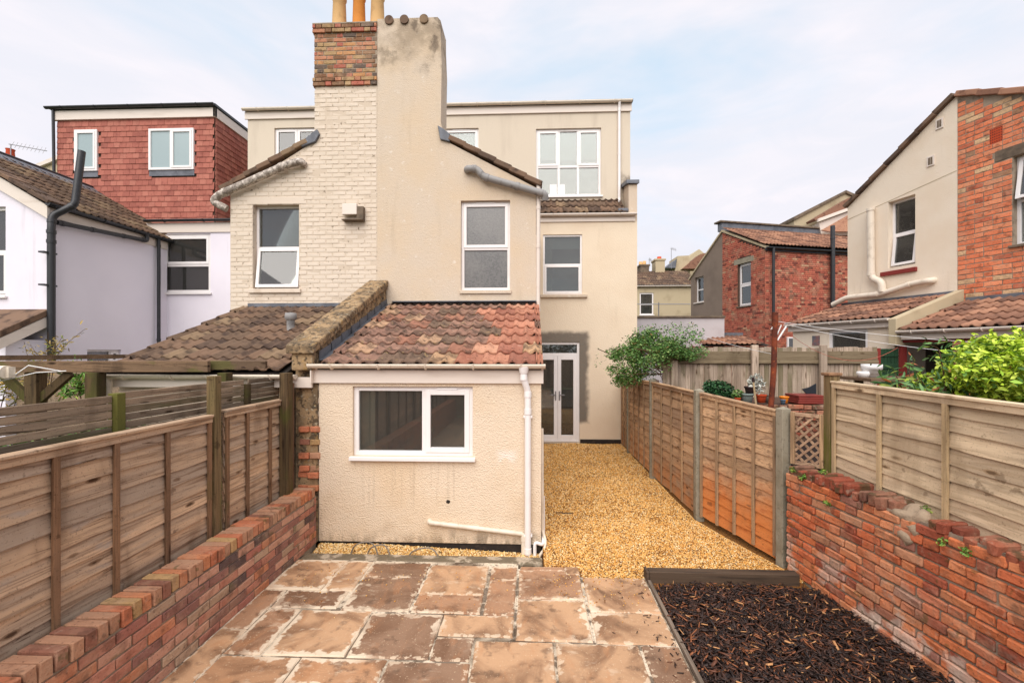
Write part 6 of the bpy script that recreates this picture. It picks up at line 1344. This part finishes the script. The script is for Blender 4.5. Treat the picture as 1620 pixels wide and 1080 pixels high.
obj('body', MB().lathe(f.p(u_, v_), [(0, 0), (.10, 0), (.11, h_*.3), (.118, h_*.3), (.12, h_*.6), (.128, h_*.6), (.13, h_), (.12, h_), (.11, h_*.8), (0, h_*.8)], 18), m_wire, tb)
tb2 = thing('white_cup', 'small white bowl beside the ribbed tub', 'bowl', f.p(*f.px(1366, 597))); obj('body', MB().lathe(f.p(*f.px(1366, 597)), [(0, 0), (.06, 0), (.09, .06), (.08, .09), (0, .09)], 14), m_wire, tb2)
tt_ = thing('garden_table', 'weathered wooden garden table top behind the pale fence', 'table', (5.6, 6.9, .9)); q = f.bx(1350, 597, 1440, 601)
obj('table_top', MB().box(f, q[0], q[1]+1.0, v_-.05, v_-.005, -.35, .35), m_perg, tt_, bevel=.005)
for uu in (q[0]+.05, q[1]+.9): obj('leg', MB().box(f, uu, uu+.06, .8, v_-.051, -.05, .05), m_pergz, tt_)

# ---- middle pair: grey rendered half and red brick half
cO = Vector((8.47, 16.87, 0)); H2 = Fr(cO, NR); H2s = Fr(cO, (.255, -.967))
mh = thing('red_brick_house', 'red brick gabled house with black gutter in the middle distance', 'house', (8.4, 17, 0))
gh = thing('grey_render_house', 'grey rendered half gable house left of the red brick house', 'house', (7.5, 20, 0))
uA = H2.px(1143, 450)[0]; uB = H2.px(1093, 450)[0]; zA = H2.px(1143, 366)[1]; zC = H2.px(1209, 391)[1]; zB = H2.px(1093, 440)[1]
w3 = H2.bx(1167, 416, 1188, 484); w4 = H2.bx(1099, 438, 1113, 478)
wall('wall', H2, [(uA, zA), (0, zC)], m_mortar_d, [w3], .3, mh, bottom=.9)
wall('wall', H2, [(uB, zB), (uA-.001, zA)], m_greyrender, [w4], .3, gh, bottom=.9)
bm_ = brick_set(m_brick_m, ch=.003, jit=.001, k=5)
joined('brick', brick_specs(H2, uA, 0, 2.2, zA, bm_, proud=.008, top=lambda u: zC+(zA-zC)*u/uA, holes=[(w3[0], w3[1], w3[2], w3[3]+.2)], flemish=True), mh)
SLn = 6.0; obj('side_wall', MB().box(H2s, .302, SLn, .9, zC, -.3, 0), m_mortar_d, mh)
joined('brick', brick_specs(H2s, 0.0, SLn-1, 2.0, zC-.05, bm_, proud=.008, flemish=True), mh)
window(H2, w3, [(0, 1, .5, 1, 's', g_dark), (0, 1, 0, .5, 's', g_dark)], mh, recess=.1, fw=.06, sill=True, sill_m=m_sill)
obj('lintel', MB().box(H2, w3[0]-.2, w3[1]+.15, w3[3]+.001, w3[3]+.2, -.1, .012), m_concrete, mh)
window(H2, w4, [(0, 1, .5, 1, 'f', g_dark), (0, 1, 0, .5, 'f', g_dark)], gh, recess=.12, fw=.05, sill=True, sill_m=m_fascia)
# roof over the brick half: slope facing +u side
S5 = (-H2.u*(-uA)*1.0+Vector((0, 0, zA-zC))); tR = variants(lambda: tile_mesh(m_tile_rb, seg=4), 4)
sp = tile_specs(H2s.p(-.1, zC+.06, .15), H2s.u, (-H2s.n*(-uA))+Vector((0, 0, zA-zC+.03)), SLn, math.hypot(-uA, zA-zC), lambda u, s: random.choice(tR), cover=.304)
emit('roof_tile', sp, mh)
obj('roof_deck', MB().add([H2s.p(-.05, zC, .1), H2s.p(SLn, zC, .1), H2s.p(SLn, zA-.02, uA), H2s.p(-.05, zA-.02, uA)], [(0,1,2,3)]), m_damp, mh)
obj('verge', MB().prism(H2, [(uA, zA-.02), (0.1, zC-.06), (.1, zC+.02), (uA, zA+.06)], -.1, .06), m_buff, mh)
obj('verge', MB().prism(H2, [(uB-.1, zB-.08), (uA, zA-.04), (uA, zA+.04), (uB-.1, zB)], -.1, .06), m_buff, gh)
obj('ridge_cap', MB().box(Fr(H2.p(uA, 0, 0), (.255, -.967)), -.05, SLn, zA+.02, zA+.36, -.25, .02), m_lead, mh, bevel=.02)
obj('ridge_coping', MB().box(Fr(H2.p(uA, 0, 0), (.255, -.967)), -.15, SLn, zA+.362, zA+.44, -.35, .08), m_sill, mh, bevel=.02)
obj('roof', MB().add([H2.p(uB-.1, zB-.02, 0), H2.p(uA, zA, 0), H2.p(uA, zA, -6), H2.p(uB-.1, zB-.02, -6)], [(0,1,2,3)]), m_tile_dk, gh)
obj('gutter', gutter_mb(H2s, -.05, SLn, zC-.02, .07, .12, 4), m_black, mh); obj('eaves_board', MB().box(H2s, 0, SLn, zC-.14, zC-.02, .02, .06), m_black, mh)
for xx, r_, tp in ((1219, .05, zC-.05), (1312, .075, zC+.9)):
    u = H2s.px(xx, 450)[0]; pipe('downpipe', [H2s.p(u, tp, .14), H2s.p(u, 1.0, .14)], r_, m_black, mh, collars=[(0, .08), (0, .25), (0, .6)])
f = H2s; q = f.bx(1244, 533, 1270, 548); wob = (q[0], q[1], q[2]-.4, q[3]); window(Fr(f.p(0, 0, .01), (.255, -.967)), wob, [(0, 1, 0, 1, 'f', g_dark)], mh, recess=-.05, fw=.06)
# higher roofs behind right
hb = thing('high_roof_house', 'taller buff gabled house roof rising behind the cream gable', 'house', (12, 22, 5))
Q3 = Fr((0, 21, 0)); 
obj('gable_wall', MB().prism(Q3, [Q3.px(1258, 380), Q3.px(1365, 380), Q3.px(1365, 316), Q3.px(1336, 305), Q3.px(1256, 348)], -5, 0), m_buff, hb)
obj('gable_coping', MB().prism(Q3, [Q3.px(1254, 349), Q3.px(1336, 306), Q3.px(1336, 302), Q3.px(1254, 344)], -5, .1).prism(Q3, [Q3.px(1336.3, 306), Q3.px(1366, 320), Q3.px(1366, 315), Q3.px(1336.3, 302)], -5, .1), m_sill, hb)
Q4 = Fr((0, 20.2, 0)); obj('lower_roof', MB().prism(Q4, [Q4.px(1290, 349), Q4.px(1345, 328), Q4.px(1390, 312), Q4.px(1390, 300), Q4.px(1345, 312), Q4.px(1288, 346)], -.6, 0), m_tile_rb, hb)
obj('lower_verge', MB().prism(Q4, [Q4.px(1292, 352), Q4.px(1390, 316), Q4.px(1390, 311), Q4.px(1292, 347)], .01, .12), m_fascia, hb)
obj('lower_wall', MB().prism(Q4, [Q4.px(1300, 372), Q4.px(1390, 372), Q4.px(1390, 317), Q4.px(1296, 352)], -.5, -.02), m_fascia, hb)
obj('side_roof', MB().prism(Fr((0, 19.9, 0)), [Fr((0, 19.9, 0)).px(1310, 366), Fr((0, 19.9, 0)).px(1360, 366), Fr((0, 19.9, 0)).px(1360, 330), Fr((0, 19.9, 0)).px(1300, 364)], -.1, 0), m_tile_or, hb)
# white garden wall and little tiled lean-to
ww = thing('white_garden_wall', 'flaking white painted wall with dark coping beside the red brick house', 'wall', (5, 15.3, 1))
Q5 = Fr((0, 15.3, 0)); q = Q5.bx(1000, 503, 1146, 560)
obj('wall', MB().box(Q5, q[0], q[1], .5, q[3], -.25, 0), m_whitewall, ww); obj('coping', MB().box(Q5, q[0]-.02, q[1]+.02, q[3]+.001, q[3]+.07, -.3, .05), m_sill, ww, bevel=.01)
lt2 = thing('small_lean_to', 'small red tiled lean-to roof at the foot of the red brick wall', 'lean-to', (7, 15.5, .9))
Q6 = Fr((0, 14.4, 0)); e0 = Q6.p(*Q6.px(1104, 545)); e1 = Q6.p(*Q6.px(1195, 545)); tp0 = Q6.p(*Q6.px(1148, 528)); 
sp = tile_specs((e0.x, 14.2, e0.z), (1,0,0), (0, 1.5, .30), e1.x-e0.x+.2, 1.6, lambda u, s: random.choice(tR), clip=lambda u, s: u > s*.55); emit('roof_tile', sp, lt2)
obj('roof_deck', MB().add([(e0.x, 14.2, e0.z-.04), (e1.x+.4, 14.2, e0.z-.04), (e1.x+.2, 15.7, e0.z+.26), (e0.x+.85, 15.7, e0.z+.26)], [(0,1,2,3)]), m_damp, lt2)
obj('ridge_flashing', MB().wbox(e0.x+.8, e1.x+.2, 15.65, 15.75, e0.z+.28, e0.z+.42), m_lead, lt2); obj('wall', MB().wbox(e0.x+.1, e1.x+.3, 14.3, 15.6, .9, e0.z-.05), m_brick_m, lt2)
# far cream house
fh = thing('far_cream_house', 'far cream house with brown tiled roof and one dark window', 'house', (9, 28, 0))
Q7 = Fr((0, 28, 0)); ez7 = Q7.px(1050, 452)[1]; q = Q7.bx(985, 452, 1096, 520); w5 = Q7.bx(1012, 463, 1034, 498)
wall('wall', Q7, [(q[0], ez7), (q[1], ez7)], m_buff, [w5], .3, fh, bottom=0)
window(Q7, w5, [(0, 1, .48, 1, 'f', g_dark), (0, 1, 0, .48, 'f', g_dark)], fh, recess=.04, fw=.08)
t7 = Q7.px(1050, 423)[1]; tF = variants(lambda: tile_mesh(m_tile_dk, seg=3), 3)
S7 = Vector((0, 2.4, (t7-ez7)*1.12)); sp = tile_specs((q[0], 27.85, ez7+.02), (1,0,0), S7, q[1]-q[0]+.4, S7.length, lambda u, s: random.choice(tF)); joined('roof_tile', sp, fh)
obj('roof_deck', MB().add([(q[0], 27.9, ez7-.03), (q[1]+.4, 27.9, ez7-.03), (q[1]+.4, 30.25, ez7+S7.z-.05), (q[0], 30.25, ez7+S7.z-.05)], [(0,1,2,3)]), m_damp, fh)
obj('gutter', gutter_mb(Q7, q[0], q[1]+.2, ez7+.0, .08, .12, 3), m_fascia, fh)
def stack(label, fr, x0, y0, x1, y1, m_, pots, depth=.9):
    q = fr.bx(x0, y0, x1, y1); t = thing('chimney', label, 'chimney', fr.p((q[0]+q[1])/2, q[2], -.4))
    obj('stack', MB().box(fr, q[0], q[1], q[2]-.4, q[3], -depth, 0).box(fr, q[0]-.06, q[1]+.06, q[3]+.001, q[3]+.12, -depth-.05, .05), m_, t, bevel=.02)
    for (px_, py_, r_, mm) in pots:
        u = fr.px(px_, py_)[0]; v = fr.px(px_, py_)[1]; obj('pot', MB().lathe(fr.p(u, q[3]+.1, -depth/2), [(r_, 0), (r_*.85, v-q[3]-.1), (r_*.6, v-q[3]-.1)], 12), mm, t)
Q8 = Fr((0, 30, 0))
stack('buff stone chimney with one terracotta pot on the far brown roof', Q8, 1037, 412, 1052, 432, m_buff, [(1046, 404, .16, m_terra)])
stack('low chimney with two pale pots at the left end of the far roof', Q8, 1013, 421, 1027, 430, m_sill, [(1016, 412, .13, m_pot_y), (1022, 411, .13, m_pot_y)])
fb = thing('far_rooftops', 'huddle of buff parapet roofs behind the far brown tiled roof', 'house', (10, 34, 4))
Q9 = Fr((0, 34, 0)); P9 = lambda x_, y_: Q9.px(x_, y_)
obj('parapet_block', MB().prism(Q9, [P9(1066, 440), P9(1092, 440), P9(1090, 404), P9(1072, 405)], -2, 0), m_buff, fb)
obj('slate_slope', MB().prism(Q9, [P9(1052, 424), P9(1068, 424), P9(1070, 410)], -2, .1), m_lead, fb)
obj('gable', MB().prism(Fr((0, 36, 0)), [Fr((0, 36, 0)).px(*p) for p in ((1080, 440), (1125, 440), (1118, 404), (1106, 394), (1088, 408))], -2, 0), m_buff, fb)
obj('tiled_slope', MB().prism(Fr((0, 33.5, 0)), [Fr((0, 33.5, 0)).px(*p) for p in ((1080, 425), (1125, 425), (1125, 398), (1108, 402))], -1, 0), m_tile_rb, fb)
aerial('tv_aerial', 'tall thin television aerial above the far brown roof', Q8, 1062, 425, 393, (1070, 395))
aerial('tv_aerial', 'short television aerial beside the two pale far chimney pots', Q8, 1027, 425, 410, (1031, 412))
rl = thing('handrail', 'thin metal handrail crossing in front of the far cream wall', 'handrail', (5, 17, 3)); Qa = Fr((0, 17, 0))
obj('rail', MB().tube([Qa.p(*Qa.px(1008, 481)), Qa.p(*Qa.px(1092, 481))], .018, 6), m_steel, rl); obj('upright', MB().tube([Qa.p(*Qa.px(1042, 478)), Qa.p(*Qa.px(1042, 502))], .02, 6), m_steel, rl)
